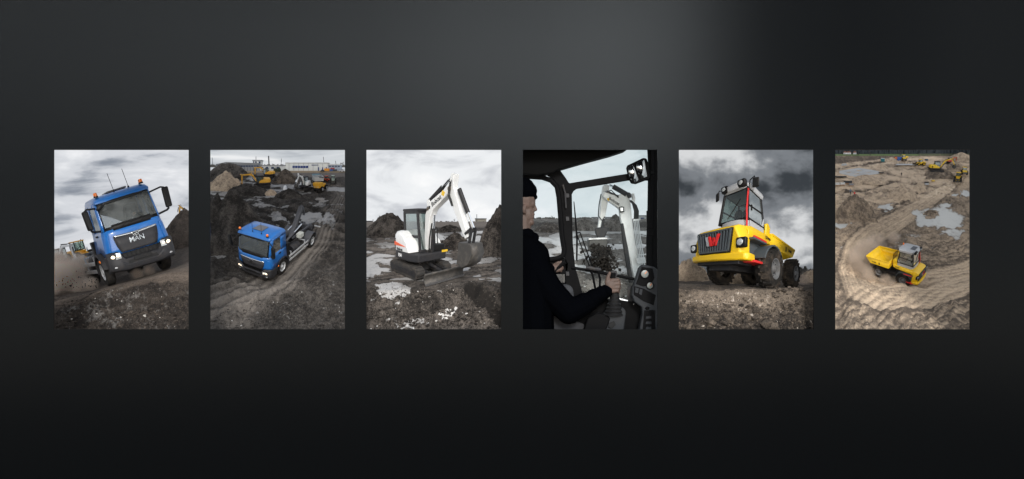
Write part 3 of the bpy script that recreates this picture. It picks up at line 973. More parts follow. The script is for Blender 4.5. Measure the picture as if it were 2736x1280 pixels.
truck_one = build_truck('truck1', 'blue hook-lift truck tilted in a bend, headlights lit, seen close from the front')
truck_two = build_truck('truck2', 'blue hook-lift truck seen from above, empty hook arm behind its cab')
for key, hh in (('truck1', 'driver behind the windscreen of the tilted close-up blue truck'), ('truck2', 'driver in the cab of the blue truck seen from above')):
    q = from_pose(key, (.42, 1.05, DIM[key]['wz'] - .95))
    pr = simple_person('person', hh, (0, 0, 0), 1.55, paint('grey_jacket', (.10, .11, .13), .9), sitting=True)
    (yw, pi_, ro), s_, _, _ = POSE[key]
    M_ = Matrix.Rotation(rad(ro), 4, 'Y') @ Matrix.Rotation(rad(pi_), 4, 'X') @ Matrix.Rotation(rad(yw), 4, 'Z') @ Matrix.Scale(s_ * .92, 4)
    pr.matrix_world = Matrix.Translation(q) @ M_

# ------------------------------------------------------------------ the six sites: soil and terrain
MUD1 = soil('soil_churned', (.014, .0115, .010), (.135, .108, .088), (.42, .40, .37), (.16, .15, .14), 3.0, .6, 10)
MUD2 = soil('soil_black_mud', (.014, .012, .0105), (.16, .142, .127), (.40, .385, .37), (.30, .29, .28), 3.0, .55, 11)
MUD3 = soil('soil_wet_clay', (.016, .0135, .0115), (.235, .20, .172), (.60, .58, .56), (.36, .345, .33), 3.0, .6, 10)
MUD4 = soil('soil_outside_cab', (.06, .052, .046), (.36, .33, .30), (.60, .58, .55), (.62, .60, .58), 3.0, .5, 10)
MUD5 = soil('soil_dry_rubble', (.018, .015, .013), (.22, .175, .135), (.46, .40, .34), (.10, .09, .08), 3.0, .6, 10)
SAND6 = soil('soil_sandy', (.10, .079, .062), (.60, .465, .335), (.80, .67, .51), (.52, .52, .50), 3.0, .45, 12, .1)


def ruts(U, V, path, gauge, wid, seed=0):
    """two wheel tracks along a path: depth profile (negative in the rut, raised lips) and a mask"""
    d = seg_dist(U, V, path)
    w = np.interp(V, [p[1] for p in sorted(path, key=lambda q: q[1])], np.linspace(.25, 1, len(path)))
    a = np.abs(d - gauge * w)
    rut = -np.exp(-(a / (wid * w)) ** 2); lip = .6 * np.exp(-((a - wid * w * 1.7) / (wid * w * .8)) ** 2)
    return rut + lip, np.exp(-(d / (gauge * w * 1.9)) ** 4)


def g1(U, V, VV, gx, gz, H):
    cl = oct_noise(gx, gz, H, 7, 11, 6, .62)
    rg = oct_noise(gx, gz, H, 3, 31, 4, .5, True)
    near = sstep(930, 1010, V)
    band = sstep(800, 880, V) * (1 - sstep(960, 1020, V))
    tr = np.sin((V - 850 + 10 * np.sin(U * .02)) * .11) * band * 3
    base = (cl * 52 * (.3 + .9 * near) + rg * 30 * near) * H / 600
    strk = fbm((U + .9 * V) / 260, (V + .06 * U) / 9, 44, 4) - .5
    tr = tr + strk * 16 * sstep(800, 860, V)
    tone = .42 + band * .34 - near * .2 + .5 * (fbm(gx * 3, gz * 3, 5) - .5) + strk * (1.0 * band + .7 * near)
    dz = base + tr
    wet = .30 * near * (1.9 * fbm(U / 130, V / 45, 3, 4)) + .05
    pale = .17 * near + .2 * blob(U, V, 700, 1130, 130, 40, 4) + .3 * blob(U, V, 90, 1140, 60, 40, 9)
    return dz, tone, wet, pale


P1PROF = [(1440, .06), (1330, .12), (900, 1.4), (800, 4), (700, 9)]
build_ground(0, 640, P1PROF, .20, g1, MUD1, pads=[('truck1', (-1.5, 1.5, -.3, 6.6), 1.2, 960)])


def g2(U, V, VV, gx, gz, H):
    cl = oct_noise(gx, gz, H, 9, 21, 6, .6)
    rg = oct_noise(gx, gz, H, 4, 41, 4, .55, True)
    road = [(-60, 1050), (230, 930), (520, 770), (700, 600), (830, 400), (880, 300), (800, 240)]
    rt, rm = ruts(U, V, road, 62, 17)
    rt2, rm2 = ruts(U, V, [(-40, 1190), (300, 1060), (560, 880), (740, 660), (890, 430)], 40, 15)
    rt3, rm3 = ruts(U, V, [(420, 420), (600, 350), (780, 340), (950, 380)], 16, 6)
    dz = cl * 40 * H / 700 * (1 - .55 * rm) + rg * 16 * H / 700 * (1 - rm) + (rt * 15 * H / 700 + rt2 * 10 * H / 700) + rt3 * 2
    side = sstep(520, 700, U) * sstep(700, 800, V)
    tread = np.sin(V * .16 + U * .05) * 3 * blob(U, V, 800, 950, 120, 220, 3)
    dz = dz + tread
    tone = .15 + .30 * np.maximum(rm, rm2 * .8) + .5 * (fbm(gx * 4, gz * 4, 6) - .5) + .22 * (1 - sstep(230, 420, V))
    dr = seg_dist(U, V, road); wr = np.interp(V, [200, 400, 600, 930], [18, 36, 64, 110])
    lane = np.sin(dr / wr * 15 + 2.0 * fbm(U / 80, V / 60, 61, 3)) * (1 - sstep(1.2, 1.5, dr / wr))
    dz = dz + lane * 11 * H / 700; tone = tone + lane * .26 + .25 * (1 - sstep(.9, 1.3, dr / wr))
    cross = np.sin((V * .9 - U * .35) / 9 + 5 * fbm(U / 130, V / 60, 62, 3)) * sstep(330, 420, V) * (1 - sstep(600, 700, V))
    dz = dz + cross * 6; tone = tone + cross * .2
    far = 1 - sstep(300, 560, V)
    wet = far * 1.1 * sstep(.47, .63, fbm(U / 120, V / 17, 8, 4)) + .85 * blob(U, V, 690, 460, 110, 45, 5, .9) + .8 * blob(U, V, 470, 470, 70, 40, 6, .8) + .8 * blob(U, V, 110, 690, 130, 36, 7, .8) + .62 * blob(U, V, 800, 470, 60, 55, 2, .9)
    wet = wet * .85 + .36 * sstep(.55, .7, fbm(U / 70, V / 40, 18, 4)) * sstep(640, 800, V)
    dz = dz * (1 - .85 * np.clip(wet, 0, 1))
    pale = .10 + .14 * side
    grass = 1 - sstep(196, 206, V)
    tone = tone * (1 - grass) + 1.0 * grass; wet = wet * (1 - grass)
    return dz, tone, wet, pale


P2PROF = [(1440, .06), (1280, .12), (860, 2.5), (640, 4.5), (400, 6.3), (250, 7.8), (172, 8.9)]
build_ground(1, 120, P2PROF, 0, g2, MUD2, pads=[('truck2', (-1.4, 1.4, -.3, 6.8), 1.6, 1000)])


def g3(U, V, VV, gx, gz, H):
    cl = oct_noise(gx, gz, H, 8, 51, 6, .62)
    rg = oct_noise(gx, gz, H, 3.4, 61, 4, .55, True)
    near = sstep(860, 930, V)
    tracks = np.sin((V + .25 * U) * .17 + 3 * fbm(U / 200, V / 60, 2)) * sstep(560, 620, V) * (1 - sstep(880, 930, V))
    st3 = fbm((U - .3 * V) / 170, (V + .1 * U) / 8, 66, 4) - .5
    dz = cl * 62 * H / 600 * (.2 + .8 * near) + rg * 30 * H / 600 * near + tracks * 2.2
    # trench at the lower right
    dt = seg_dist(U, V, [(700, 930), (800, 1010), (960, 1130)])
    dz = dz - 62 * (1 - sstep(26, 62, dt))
    wet = .95 * blob(U, V, 190, 940, 120, 52, 3, .8) + .8 * blob(U, V, 60, 790, 60, 70, 5, .8) + .7 * blob(U, V, 330, 1140, 150, 40, 8, .9)
    mid = sstep(520, 560, V) * (1 - sstep(850, 900, V))
    wet = wet + mid * 1.05 * sstep(.44, .6, fbm(U / 130, V / 22, 9, 4))
    dz = dz * (1 - .8 * np.clip(wet, 0, 1))
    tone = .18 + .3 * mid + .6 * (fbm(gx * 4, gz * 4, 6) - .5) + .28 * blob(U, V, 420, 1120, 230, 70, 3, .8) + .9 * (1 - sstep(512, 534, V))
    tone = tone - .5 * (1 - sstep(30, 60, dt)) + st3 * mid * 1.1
    dz = dz + st3 * mid * 14 * (1 - np.clip(wet, 0, 1))
    pale = .16 * near + .62 * blob(U, V, 560, 1090, 60, 26, 6, .9) + .5 * blob(U, V, 495, 975, 18, 14, 7)
    return dz, tone, wet, pale


P3PROF = [(1440, .06), (1290, .12), (930, .95), (790, 2.8), (640, 5), (535, 7.6), (488, 9.1)]
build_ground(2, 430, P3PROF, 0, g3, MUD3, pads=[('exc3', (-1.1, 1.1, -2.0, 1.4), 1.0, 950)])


def g4(U, V, VV, gx, gz, H):
    cl = oct_noise(gx, gz, H, 7, 71, 6, .6)
    dz = cl * 30 * H / 500
    wet = 1.05 * sstep(.42, .58, fbm(U / 150, V / 24, 19, 4)) * (1 - sstep(760, 900, V)) * sstep(525, 560, V)
    tone = .35 + .5 * (fbm(gx * 4, gz * 4, 6) - .5) - .5 * (1 - sstep(495, 505, V)) * 0 + .1
    tone = tone - .45 * sstep(486, 492, V) * (1 - sstep(520, 535, V))
    dz = dz * (1 - .8 * np.clip(wet, 0, 1))
    return dz, tone, wet, .22 + 0 * U


P4PROF = [(1330, 1.6), (900, 3.2), (640, 5.5), (530, 7.5), (468, 9.1)]
build_ground(3, 400, P4PROF, 0, g4, MUD4, nu=160, nv=180)


def g5(U, V, VV, gx, gz, H):
    near = sstep(905, 960, V)
    cl = oct_noise(U / 300, V / 170, 300 + 0 * U, 2.4, 81, 6, .6)
    rg = oct_noise(U / 300, V / 170, 300 + 0 * U, 1.6, 91, 4, .55, True)
    path = blob(U, V, 330, 985, 330, 60, 3, .5)
    dz = (cl * 40 + rg * 34) * (.12 + .88 * near) * (1 - .6 * path) + oct_noise(gx, gz, H, 8, 95, 4) * 6
    dz = dz + 26 * blob(U, V, 690, 990, 190, 55, 8, .6) - 14 * path * near
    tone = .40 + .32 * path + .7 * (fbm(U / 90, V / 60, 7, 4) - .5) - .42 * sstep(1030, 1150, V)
    return dz, tone, 0 * U, .25 * near + .2 * path


P5PROF = [(1440, .06), (1290, .12), (930, .5), (897, 2.8), (872, 6), (858, 9.1)]
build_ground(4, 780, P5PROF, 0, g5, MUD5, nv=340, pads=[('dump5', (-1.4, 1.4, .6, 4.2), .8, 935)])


def g6(U, V, VV, gx, gz, H):
    cl = oct_noise(gx, gz, H, 10, 101, 6, .6)
    rg = oct_noise(gx, gz, H, 5, 111, 4, .55, True)
    loop = [(840, 190), (760, 260), (600, 370), (430, 470), (260, 560), (170, 660), (150, 770), (200, 880), (330, 950), (600, 930), (900, 830)]
    d = seg_dist(U, V, loop)
    w = np.interp(V, [190, 400, 600, 900], [22, 52, 88, 130])
    road = 1 - sstep(.8, 1.1, d / w + .25 * (fbm(U / 60, V / 40, 4, 3) - .5))
    strip = (.35 * np.sin(d / w * 38 + 3 * fbm(U / 90, V / 60, 6, 3)) + 3.4 * (fbm(d / w * 7 + 3, (U + V) / 260, 71, 4) - .5)) * road
    arcs = np.sin(np.hypot((U - 640), (V - 480) * 1.6) / 5.0 + 4 * fbm(U / 120, V / 80, 12, 3)) * sstep(560, 640, V) * sstep(480, 640, U)
    diag = np.sin((U * .55 + V * .8) / 8 + 5 * fbm(U / 140, V / 90, 13, 3)) * sstep(880, 980, V)
    dz = cl * 32 * H / 700 * (1 - .6 * road) + rg * 15 * H / 700 * (1 - road) + strip * 3 * H / 600 + arcs * 2.6 + diag * 3.5
    pud = blob(U, V, 690, 470, 160, 90, 5, .75) * (1 - .9 * blob(U, V, 640, 440, 55, 26, 3, .6))
    pud = np.maximum(pud, blob(U, V, 860, 305, 40, 24, 6, .5)); pud = np.maximum(pud, blob(U, V, 795, 315, 28, 10, 7, .5))
    pud = np.maximum(pud, blob(U, V, 70, 505, 62, 22, 8, .5)); pud = np.maximum(pud, blob(U, V, 350, 390, 60, 18, 9, .8))
    pud = np.maximum(pud, .8 * blob(U, V, 800, 560, 60, 36, 10, .9)); pud = np.maximum(pud, .5 * sstep(.60, .72, fbm(U / 90, V / 26, 83, 4)) * sstep(380, 440, V) * (1 - sstep(640, 720, V)) * (1 - road))
    wet = pud * 1.0
    dz = dz * (1 - .92 * np.clip(pud * 1.3, 0, 1)) - 6 * pud
    site = (1 - sstep(330, 420, V + (U - 458) * .18)) * sstep(66, 80, V + .0 * U)
    stk = fbm((U + .4 * V) / 70, (V - .12 * U) / 13, 73, 4) - .5
    tone = .40 + .46 * site + .32 * road + stk * (1.5 * site + .8 * (1 - road)) + .5 * (fbm(gx * 4, gz * 4, 6) - .5) - .24 * strip - .20 * arcs - .16 * sstep(560, 760, V) * (1 - road) - .2 * diag
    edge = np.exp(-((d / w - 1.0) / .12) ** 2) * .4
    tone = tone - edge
    # terraces of the excavation
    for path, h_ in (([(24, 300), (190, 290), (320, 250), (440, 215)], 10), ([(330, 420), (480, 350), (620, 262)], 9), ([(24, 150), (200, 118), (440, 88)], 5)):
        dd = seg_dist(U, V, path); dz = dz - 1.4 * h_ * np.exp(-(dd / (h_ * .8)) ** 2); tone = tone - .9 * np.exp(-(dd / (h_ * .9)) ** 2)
    field = (1 - sstep(112, 120, V + .10 * (U - 24))) * (1 - sstep(430, 470, U)) * sstep(62, 68, V)
    tone = tone * (1 - field) + .02 * field
    pale = .25 * site + .2 * road + .1
    pale = pale * (1 - field)
    return dz, tone, wet, pale


P6PROF = [(1440, .06), (1280, .12), (905, 3.4), (835, 4.5), (600, 6.2), (300, 7.9), (120, 8.8), (64, 9.15)]
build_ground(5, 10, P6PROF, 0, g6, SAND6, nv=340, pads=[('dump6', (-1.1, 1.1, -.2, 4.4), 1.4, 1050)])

# ------------------------------------------------------------------ excavators
WHITE = paint('white_paint', (.74, .74, .73), .4, dirt=.35, dirtcol=(.42, .40, .37), coat=.2)
DIGGER_YELLOW = paint('digger_yellow', (.72, .36, .018), .42, dirt=.35, dirtcol=(.2, .13, .06))
ORANGE_RED = paint('orange_red_paint', (.62, .09, .03), .45, dirt=.3)
TRACK = paint('track_rubber', (.03, .028, .026), .85, dirt=.9, dirtcol=(.10, .08, .065), bump=.4, scale=4)
BUCKET = paint('worn_bucket', (.062, .058, .054), .55, metal=.3, dirt=.85, dirtcol=(.16, .14, .122), bump=.3, scale=3)
STRIPE = paint('orange_stripe', (.75, .10, .02), .4, dirt=.1)
YELLOW_MARK = paint('yellow_sticker', (.75, .47, .02), .4, dirt=.1)
INK = paint('black_print', (.008, .008, .009), .5, dirt=.0)
WHITE_PRINT = paint('white_print', (.75, .75, .75), .5, dirt=.0)
HOSE = paint('hose_rubber', (.012, .012, .012), .5, dirt=.1)
PINMETAL = paint('greased_pin', (.16, .13, .10), .5, metal=.5, dirt=.6)

BOOM_MINI = dict(foot=(-.52, .98), knee=(-.72, 2.6), tip=(-1.86, 3.14), armtop=(-1.96, 3.52), armend=(-2.73, 1.72), bx=.05,
                 bucket=[(-2.5, 1.56), (-2.48, .86), (-2.75, .76), (-3.02, .95), (-3.14, 1.28), (-3.02, 1.56)], bw=(-.14, .40))
BOOM_REACH = dict(foot=(-.9, 1.2), knee=(-1.9, 2.95), tip=(-3.9, 2.85), armtop=(-4.25, 3.05), armend=(-4.05, .9), bx=0.0,
                  bucket=[(-3.75, .9), (-3.55, .25), (-3.85, .05), (-4.25, .12), (-4.45, .5), (-4.3, .9)], bw=(-.4, .4))
BOOM_HIGH = dict(foot=(-.9, 1.2), knee=(-2.0, 3.1), tip=(-3.6, 3.7), armtop=(-3.95, 3.95), armend=(-4.5, 2.0), bx=0.0,
                 bucket=[(-4.2, 1.95), (-4.0, 1.3), (-4.3, 1.05), (-4.7, 1.15), (-4.9, 1.55), (-4.75, 1.95)], bw=(-.4, .4))


def thick_line(pts, ws):
    """outline of a limb in its own plane: a centre line with a width at each point"""
    L_, R_ = [], []
    for i, (p, w) in enumerate(zip(pts, ws)):
        a = pts[max(0, i - 1)]; b = pts[min(len(pts) - 1, i + 1)]
        dx, dy = b[0] - a[0], b[1] - a[1]; n = math.hypot(dx, dy) or 1
        L_.append((p[0] - dy / n * w / 2, p[1] + dx / n * w / 2)); R_.append((p[0] + dy / n * w / 2, p[1] - dx / n * w / 2))
    return L_ + R_[::-1]


def lerp2(a, b, t): return (a[0] + (b[0] - a[0]) * t, a[1] + (b[1] - a[1]) * t)


def build_excavator(label, d, boom, body, accents=True, group=None, blade=True, cabcol=TRIM, name='excavator'):
    root = empty(name, label, 'excavator', group=group)
    tx, ty, tyf, th, hx, hy = d['tx'], d['ty'], d['tyf'], d['th'], d['hx'], d['hy']
    tw = .40
    for s in (-1, 1):
        x1, x0 = s * tx, s * (tx - tw); r = th / 2
        m = MB(); pl = [(ty - r + r * math.cos(a), r + r * math.sin(a)) for a in np.linspace(rad(-90), rad(90), 9)] + [(-tyf + r + r * math.cos(a), r + r * math.sin(a)) for a in np.linspace(rad(90), rad(270), 9)]
        m.prism(pl, 'x', min(x0, x1), max(x0, x1))
        per = 2 * (ty + tyf - 2 * r); nn = 12
        for i in range(nn):
            yy = -tyf + r + (ty + tyf - 2 * r) * (i + .5) / nn
            for zz in (0.0, th): m.box(((x0 + x1) / 2, yy, zz), (tw - .02, .07, .05))
        for i in range(5):
            a = rad(-80 + 40 * i)
            m.box(((x0 + x1) / 2, ty - r + r * math.cos(a), r + r * math.sin(a)), (tw - .02, .05, .07), (a, 0, 0)); m.box(((x0 + x1) / 2, -tyf + r - r * math.cos(a), r + r * math.sin(a)), (tw - .02, .05, .07), (-a, 0, 0))
        tr = m.build('track', TRACK, root)
        m = MB(); q = s * tx + s * .012; m.prism([(ty - r - .1, .14), (ty - r - .1, th - .14), (-tyf + r + .1, th - .14), (-tyf + r + .1, .14)], 'x', q - .01, q + .01)
        m.build('track_frame', CHASSIS, tr)
        for yy in (ty - r, -tyf + r):
            m = MB(); m.lathe([(-.012, .001), (-.012, r * .62), (.02, r * .55), (.03, r * .2), (.03, .001)], (s * tx, yy, r), 'x', 16); m.build('sprocket', CHASSIS, tr)
    m = MB(); m.box((0, 0, th * .75), (2 * tx - .7, 1.0, .3)); m.lathe([(0, .5), (.2, .5)], (0, 0, th + .02), 'z', 20); m.build('undercarriage', CHASSIS, root)
    if blade:
        by, bw, bh = d['by'], d['bw'], d['bh']
        m = MB(); rows = [[(x, -by + .1 * (1 - ((t - .5) * 2) ** 2) - .02, .03 + bh * t) for x in (-bw, 0, bw)] for t in np.linspace(0, 1, 6)]
        m.sheet(rows); bl = m.build('blade', BUCKET, root, solid=.05)
        m = MB(); m.bar((-bw, -by - .02, .05), (bw, -by - .02, .05), .03, .08); m.build('cutting_edge', STEEL, bl)
        for s in (-1, 1):
            m = MB(); m.bar((s * .45, -.4, th * .7), (s * .45, -by + .08, .2), .12, .16); m.build('blade_arm', CHASSIS, root)
        m = MB(); m.tube([(0, -.5, th + .05), (0, -by + .3, .34)], .075, 10); m.build('blade_cylinder', CHASSIS, root)
    # house
    zb = th + .18
    m = MB(); pl = [(-hx, -.55), (-hx * .8, -.95), (hx * .8, -.95), (hx, -.55), (hx, hy * .55), (hx * .75, hy * .95), (0, hy + .04), (-hx * .75, hy * .95), (-hx, hy * .55)]
    m.prism(pl, 'z', zb, zb + .32); base = m.build('house_base', TRIM, root, bevel=.05)
    cx0, cx1, cy0, cy1, cz, cb = d['cx0'], d['cx1'], d['cy0'], d['cy1'], d['cz'], d['cb']
    # engine cover wraps behind and beside the cab
    def ring(z, k, front): return [Vector((x * k, y * (k if y > 0 else 1), z)) for x, y in ((-hx, front), (-hx * 1.0, hy * .5), (-hx * .78, hy * .93), (0, hy), (hx * .78, hy * .93), (hx, hy * .5), (hx, front))]
    m = MB(); m.loft([ring(zb + .34, 1.0, -.5), ring(zb + .7, .99, -.34), ring(zb + .95, .95, .0), ring(zb + 1.08, .86, .3), ring(zb + 1.12, .7, .45)])
    cov = m.build('engine_cover', body, root, bevel=.03, angle=50)
    m = MB()
    for i in range(6): m.box((-hx * .885, hy * .71, zb + .42 + i * .075), (.05, .3, .04), (0, 0, -.32))
    m.build('cooling_slats', BLACK, cov)
    # cab: frame posts, glass, roof
    fr = MB(); tk = .085
    P = lambda x, y, z: (x, y, z)
    ins = .05
    top = [(cx0 + .02, cy0 + .14), (cx1 - .02, cy0 + .14), (cx1 - .02, cy1), (cx0 + .02, cy1)]
    bot = [(cx0, cy0), (cx1, cy0), (cx1, cy1 + .05), (cx0, cy1 + .05)]
    for (a, b), (e, f) in zip(bot, top): fr.bar((a, b, cb - .05), (e, f, cz - .08), tk, tk)
    for i in range(4):
        j = (i + 1) % 4
        fr.bar((*top[i], cz - .1), (*top[j], cz - .1), tk, .1); fr.bar((*bot[i], cb), (*bot[j], cb), tk, .1)
    fr.bar((cx0, cy0 + .05, cb + .55), (cx0, cy1, cb + .55), .06, .1)
    fr.build('cab_frame', cabcol, root, bevel=.015)
    m = MB(); m.prism([(cx0 - .03, cy0 + .06), (cx1 + .03, cy0 + .06), (cx1 + .03, cy1 + .06), (cx0 - .03, cy1 + .06)], 'z', cz - .07, cz + .03); m.build('cab_roof', cabcol, root, bevel=.04)
    def pane(q, nm='cab_window'): g = MB(); g.add([Vector(v) for v in q], [(0, 1, 2, 3)]); return g.build(nm, GLASS, root)
    pane([(*bot[0], cb), (*bot[1], cb), (*top[1], cz - .1), (*top[0], cz - .1)], 'windscreen')
    pane([(*bot[3], cb), (*bot[2], cb), (*top[2], cz - .1), (*top[3], cz - .1)])
    for a, b in ((0, 3), (1, 2)): pane([(*bot[a], cb), (*bot[b], cb), (*top[b], cz - .1), (*top[a], cz - .1)])
    m = MB(); m.prism([(cx0 + .02, cy0 + .02), (cx1 - .02, cy0 + .02), (cx1 - .02, cy1), (cx0 + .02, cy1)], 'z', zb + .3, cb + .02); m.build('cab_base', cabcol, root)
    m = MB(); m.box(((cx0 + cx1) / 2, .18, cb + .28), (.45, .45, .16)); m.box(((cx0 + cx1) / 2, .42, cb + .7), (.42, .12, .75)); m.build('seat', SEATFAB, root, bevel=.05)
    # boom, arm, bucket, cylinders
    b = boom; bx = b['bx']; F, K, T, A, E_ = b['foot'], b['knee'], b['tip'], b['armtop'], b['armend']
    hwid = .13
    m = MB(); m.box((bx, F[0] - .02, F[1] - .14), (.34, .4, .5)); m.lathe([(-.3, .13), (.3, .13)], (bx, F[0], F[1] - .1), 'z', 12); m.build('swing_post', CHASSIS, root, bevel=.03)
    km = lerp2(F, K, .85); kn = lerp2(K, T, .18)
    m = MB(); m.prism(thick_line([F, lerp2(F, K, .5), km, kn, lerp2(K, T, .6), T], [.2, .26, .33, .33, .26, .18]), 'x', bx - hwid, bx + hwid); bo = m.build('boom', body, root, bevel=.025)
    for pt in (F, K, T):
        m = MB(); m.lathe([(-hwid - .03, .001), (-hwid - .03, .06), (hwid + .03, .06), (hwid + .03, .001)], (bx, pt[0], pt[1]), 'x', 12); m.build('pivot_pin', PINMETAL, bo)
    m = MB(); m.prism(thick_line([A, T, lerp2(T, E_, .35), E_], [.12, .28, .25, .14]), 'x', bx - .11, bx + .11); ar_ = m.build('arm', body, root, bevel=.02)
    # boom lift cylinder, arm cylinder on top, bucket cylinder in front
    nrm = lambda a, c, o: ((a[0] + c[0]) / 2, (a[1] + c[1]) / 2)
    def cylinder(nm, p0, p1, x, r, t=.6):
        mid = lerp2(p0, p1, t)
        q = MB(); q.tube([(x, p0[0], p0[1]), (x, mid[0], mid[1])], r, 10); c = q.build(nm, CHASSIS, root)
        q = MB(); q.tube([(x, mid[0], mid[1]), (x, p1[0], p1[1])], r * .58, 8); q.build('piston_rod', CHROME, c)
    cylinder('boom_cylinder', (F[0] - .28, F[1] - .08), (lerp2(K, T, .1)[0] - .12, lerp2(K, T, .1)[1] - .26), bx, .075, .68)
    dx, dz = T[0] - K[0], T[1] - K[1]; n = math.hypot(dx, dz); ux, uz = -dz / n, dx / n
    if uz < 0: ux, uz = -ux, -uz
    cylinder('arm_cylinder', (K[0] + dx * .02 + ux * .27, K[1] + dz * .02 + uz * .27), (A[0] + .03, A[1]), bx, .07, .55)
    br = MB(); br.box((bx, K[0] + dx * .02 + ux * .2, K[1] + dz * .02 + uz * .2), (.16, .16, .22)); br.build('cylinder_bracket', body, bo, bevel=.02)
    dx, dz = E_[0] - T[0], E_[1] - T[1]; n = math.hypot(dx, dz); ux, uz = dz / n, -dx / n
    if ux > 0: ux, uz = -ux, -uz
    lk = (lerp2(T, E_, .9)[0] + ux * .30, lerp2(T, E_, .9)[1] + uz * .30)
    cylinder('bucket_cylinder', (lerp2(T, E_, .12)[0] + ux * .24, lerp2(T, E_, .12)[1] + uz * .24), lk, bx, .07, .6)
    B = b['bucket']
    for s in (-.1, .1):
        m = MB(); m.bar((bx + s, *lerp2(T, E_, .92)), (bx + s, *lk), .05, .09); m.bar((bx + s, *lk), (bx + s, (B[-1][0] * .7 + B[0][0] * .3), B[-1][1] * .6 + B[0][1] * .4 - .02), .05, .09); m.build('bucket_link', CHASSIS, root, bevel=.01)
    w0, w1 = b['bw']
    m = MB()
    cur = [B[0]] + [B[5], B[4], B[3], B[2], B[1]]
    m.sheet([[(x, y, z) for x in (w0, w1)] for y, z in cur])
    bk = m.build('bucket', BUCKET, root, solid=.05, angle=50)
    for x in (w0, w1):
        m = MB(); m.prism(B, 'x', x - .025, x + .025); m.build('bucket_side', BUCKET, bk, bevel=.01)
    for i in range(5):
        m = MB(); x = w0 + (w1 - w0) * (i + .5) / 5; q = B[1]; e = (B[1][0] + (B[1][0] - B[2][0]) * .4, B[1][1] - .02 + (B[1][1] - B[2][1]) * .0)
        m.bar((x, *q), (x, *e), .07, .05); m.build('bucket_tooth', STEEL, bk)
    # hoses over the boom top and down the arm
    for k, xo in enumerate((-.06, .0, .07)):
        m = MB(); p0 = lerp2(K, T, .35); p1 = lerp2(K, T, .95); p2 = lerp2(T, E_, .16)
        m.tube([(bx + xo, p0[0] + .02, p0[1] + .22), (bx + xo, p1[0] + .1, p1[1] + .26 + .04 * k), (bx + xo - .1, T[0] - .05, T[1] + .16 + .05 * k), (bx + xo - .14, p2[0] + .12, p2[1] + .05), (bx + xo - .1, lerp2(T, E_, .35)[0] + .12, lerp2(T, E_, .35)[1])], .02, 6); m.build('hose', HOSE, bo)
    m = MB(); m.tube([(bx - .16, F[0] - .3, F[1] + .1), (bx - .18, F[0] - .36, F[1] + .6), (bx - .12, lerp2(F, K, .7)[0] - .3, lerp2(F, K, .7)[1])], .025, 6); m.build('hose', HOSE, bo)
    if accents:
        zz = zb + .62
        m = MB(); m.prism([(.62, zz + .1), (.62, zz - .06), (-.3, zz - .06)], 'x', -hx - .012, -hx + .02); m.build('orange_stripe', STRIPE, cov)
        lettering('lettering', 'Bobcat', .17, INK, cov, (-hx - .004, .22, zb + .42), (0, -1, 0), (0, 0, 1), .006)
        lettering('lettering', 'E50', .20, WHITE_PRINT, base, (-hx - .005, .22, zb + .17), (0, -1, 0), (0, 0, 1), .006)
        c = lerp2(K, T, .42); dirv = (0, T[0] - K[0], T[1] - K[1]); up = (0, T[1] - K[1], -(T[0] - K[0]))
        lettering('lettering', 'Bobcat', .2, INK, bo, (bx - hwid - .004, *c), dirv, up, .005)
        c = lerp2(K, T, .08); m = MB(); m.box((bx - hwid - .004, c[0], c[1] + .0), (.01, .09, .10)); m.build('emblem', INK, bo)
        c = lerp2(K, T, .74); m = MB(); m.box((bx - hwid - .004, c[0], c[1] + .03), (.01, .14, .13), (.45, 0, 0)); m.build('warning_sticker', YELLOW_MARK, bo)
        m = MB(); m.box((.62, -.955, zb + .34), (.32, .012, .09)); m.build('warning_sticker', YELLOW_MARK, base)
        m = MB(); m.box((.45, -.5, zb + .42), (.7, .5, .35)); m.build('side_cover', BLACK, root, bevel=.04)
        m = MB(); m.tube([(cx1 + .05, cy0 - .05, cb + .1), (cx1 + .08, cy0 - .1, cb + .15), (cx1 + .08, cy0 - .04, cb + .85), (cx1 + .02, cy0 + .02, cb + .9)], .02, 6); m.build('hand_rail', BLACK, root)
    return root


ex3 = build_excavator('white mini excavator with black cab and orange stripe digging beside a trench', DIM['exc3'], BOOM_MINI, WHITE)
set_pose(ex3, 'exc3')

# ------------------------------------------------------------------ yellow dumpers
YELLOW = paint('dumper_yellow', (.80, .50, .006), .38, dirt=.32, coat=.3, dirtcol=(.45, .28, .05), scale=3)
CABGREY = paint('cab_grey', (.40, .41, .43), .4, dirt=.2)
SLATE = paint('slate_grey_steel', (.060, .072, .080), .5, dirt=.3)
MUDTYRE = paint('muddy_tyre', (.016, .0145, .013), .9, dirt=.95, dirtcol=(.12, .092, .07), bump=.5, scale=3.2, spec=.2)
MUDRIM = paint('muddy_rim', (.17, .172, .175), .5, metal=.3, dirt=.9, dirtcol=(.10, .08, .062), scale=4)
RED = paint('red_paint', (.62, .022, .022), .4, dirt=.15)
HATCH = paint('dark_hatch', (.07, .075, .085), .3, dirt=.1)
DUMPGLASS = glass('dumper_glass', (.50, .60, .58), .84, dust=.08)


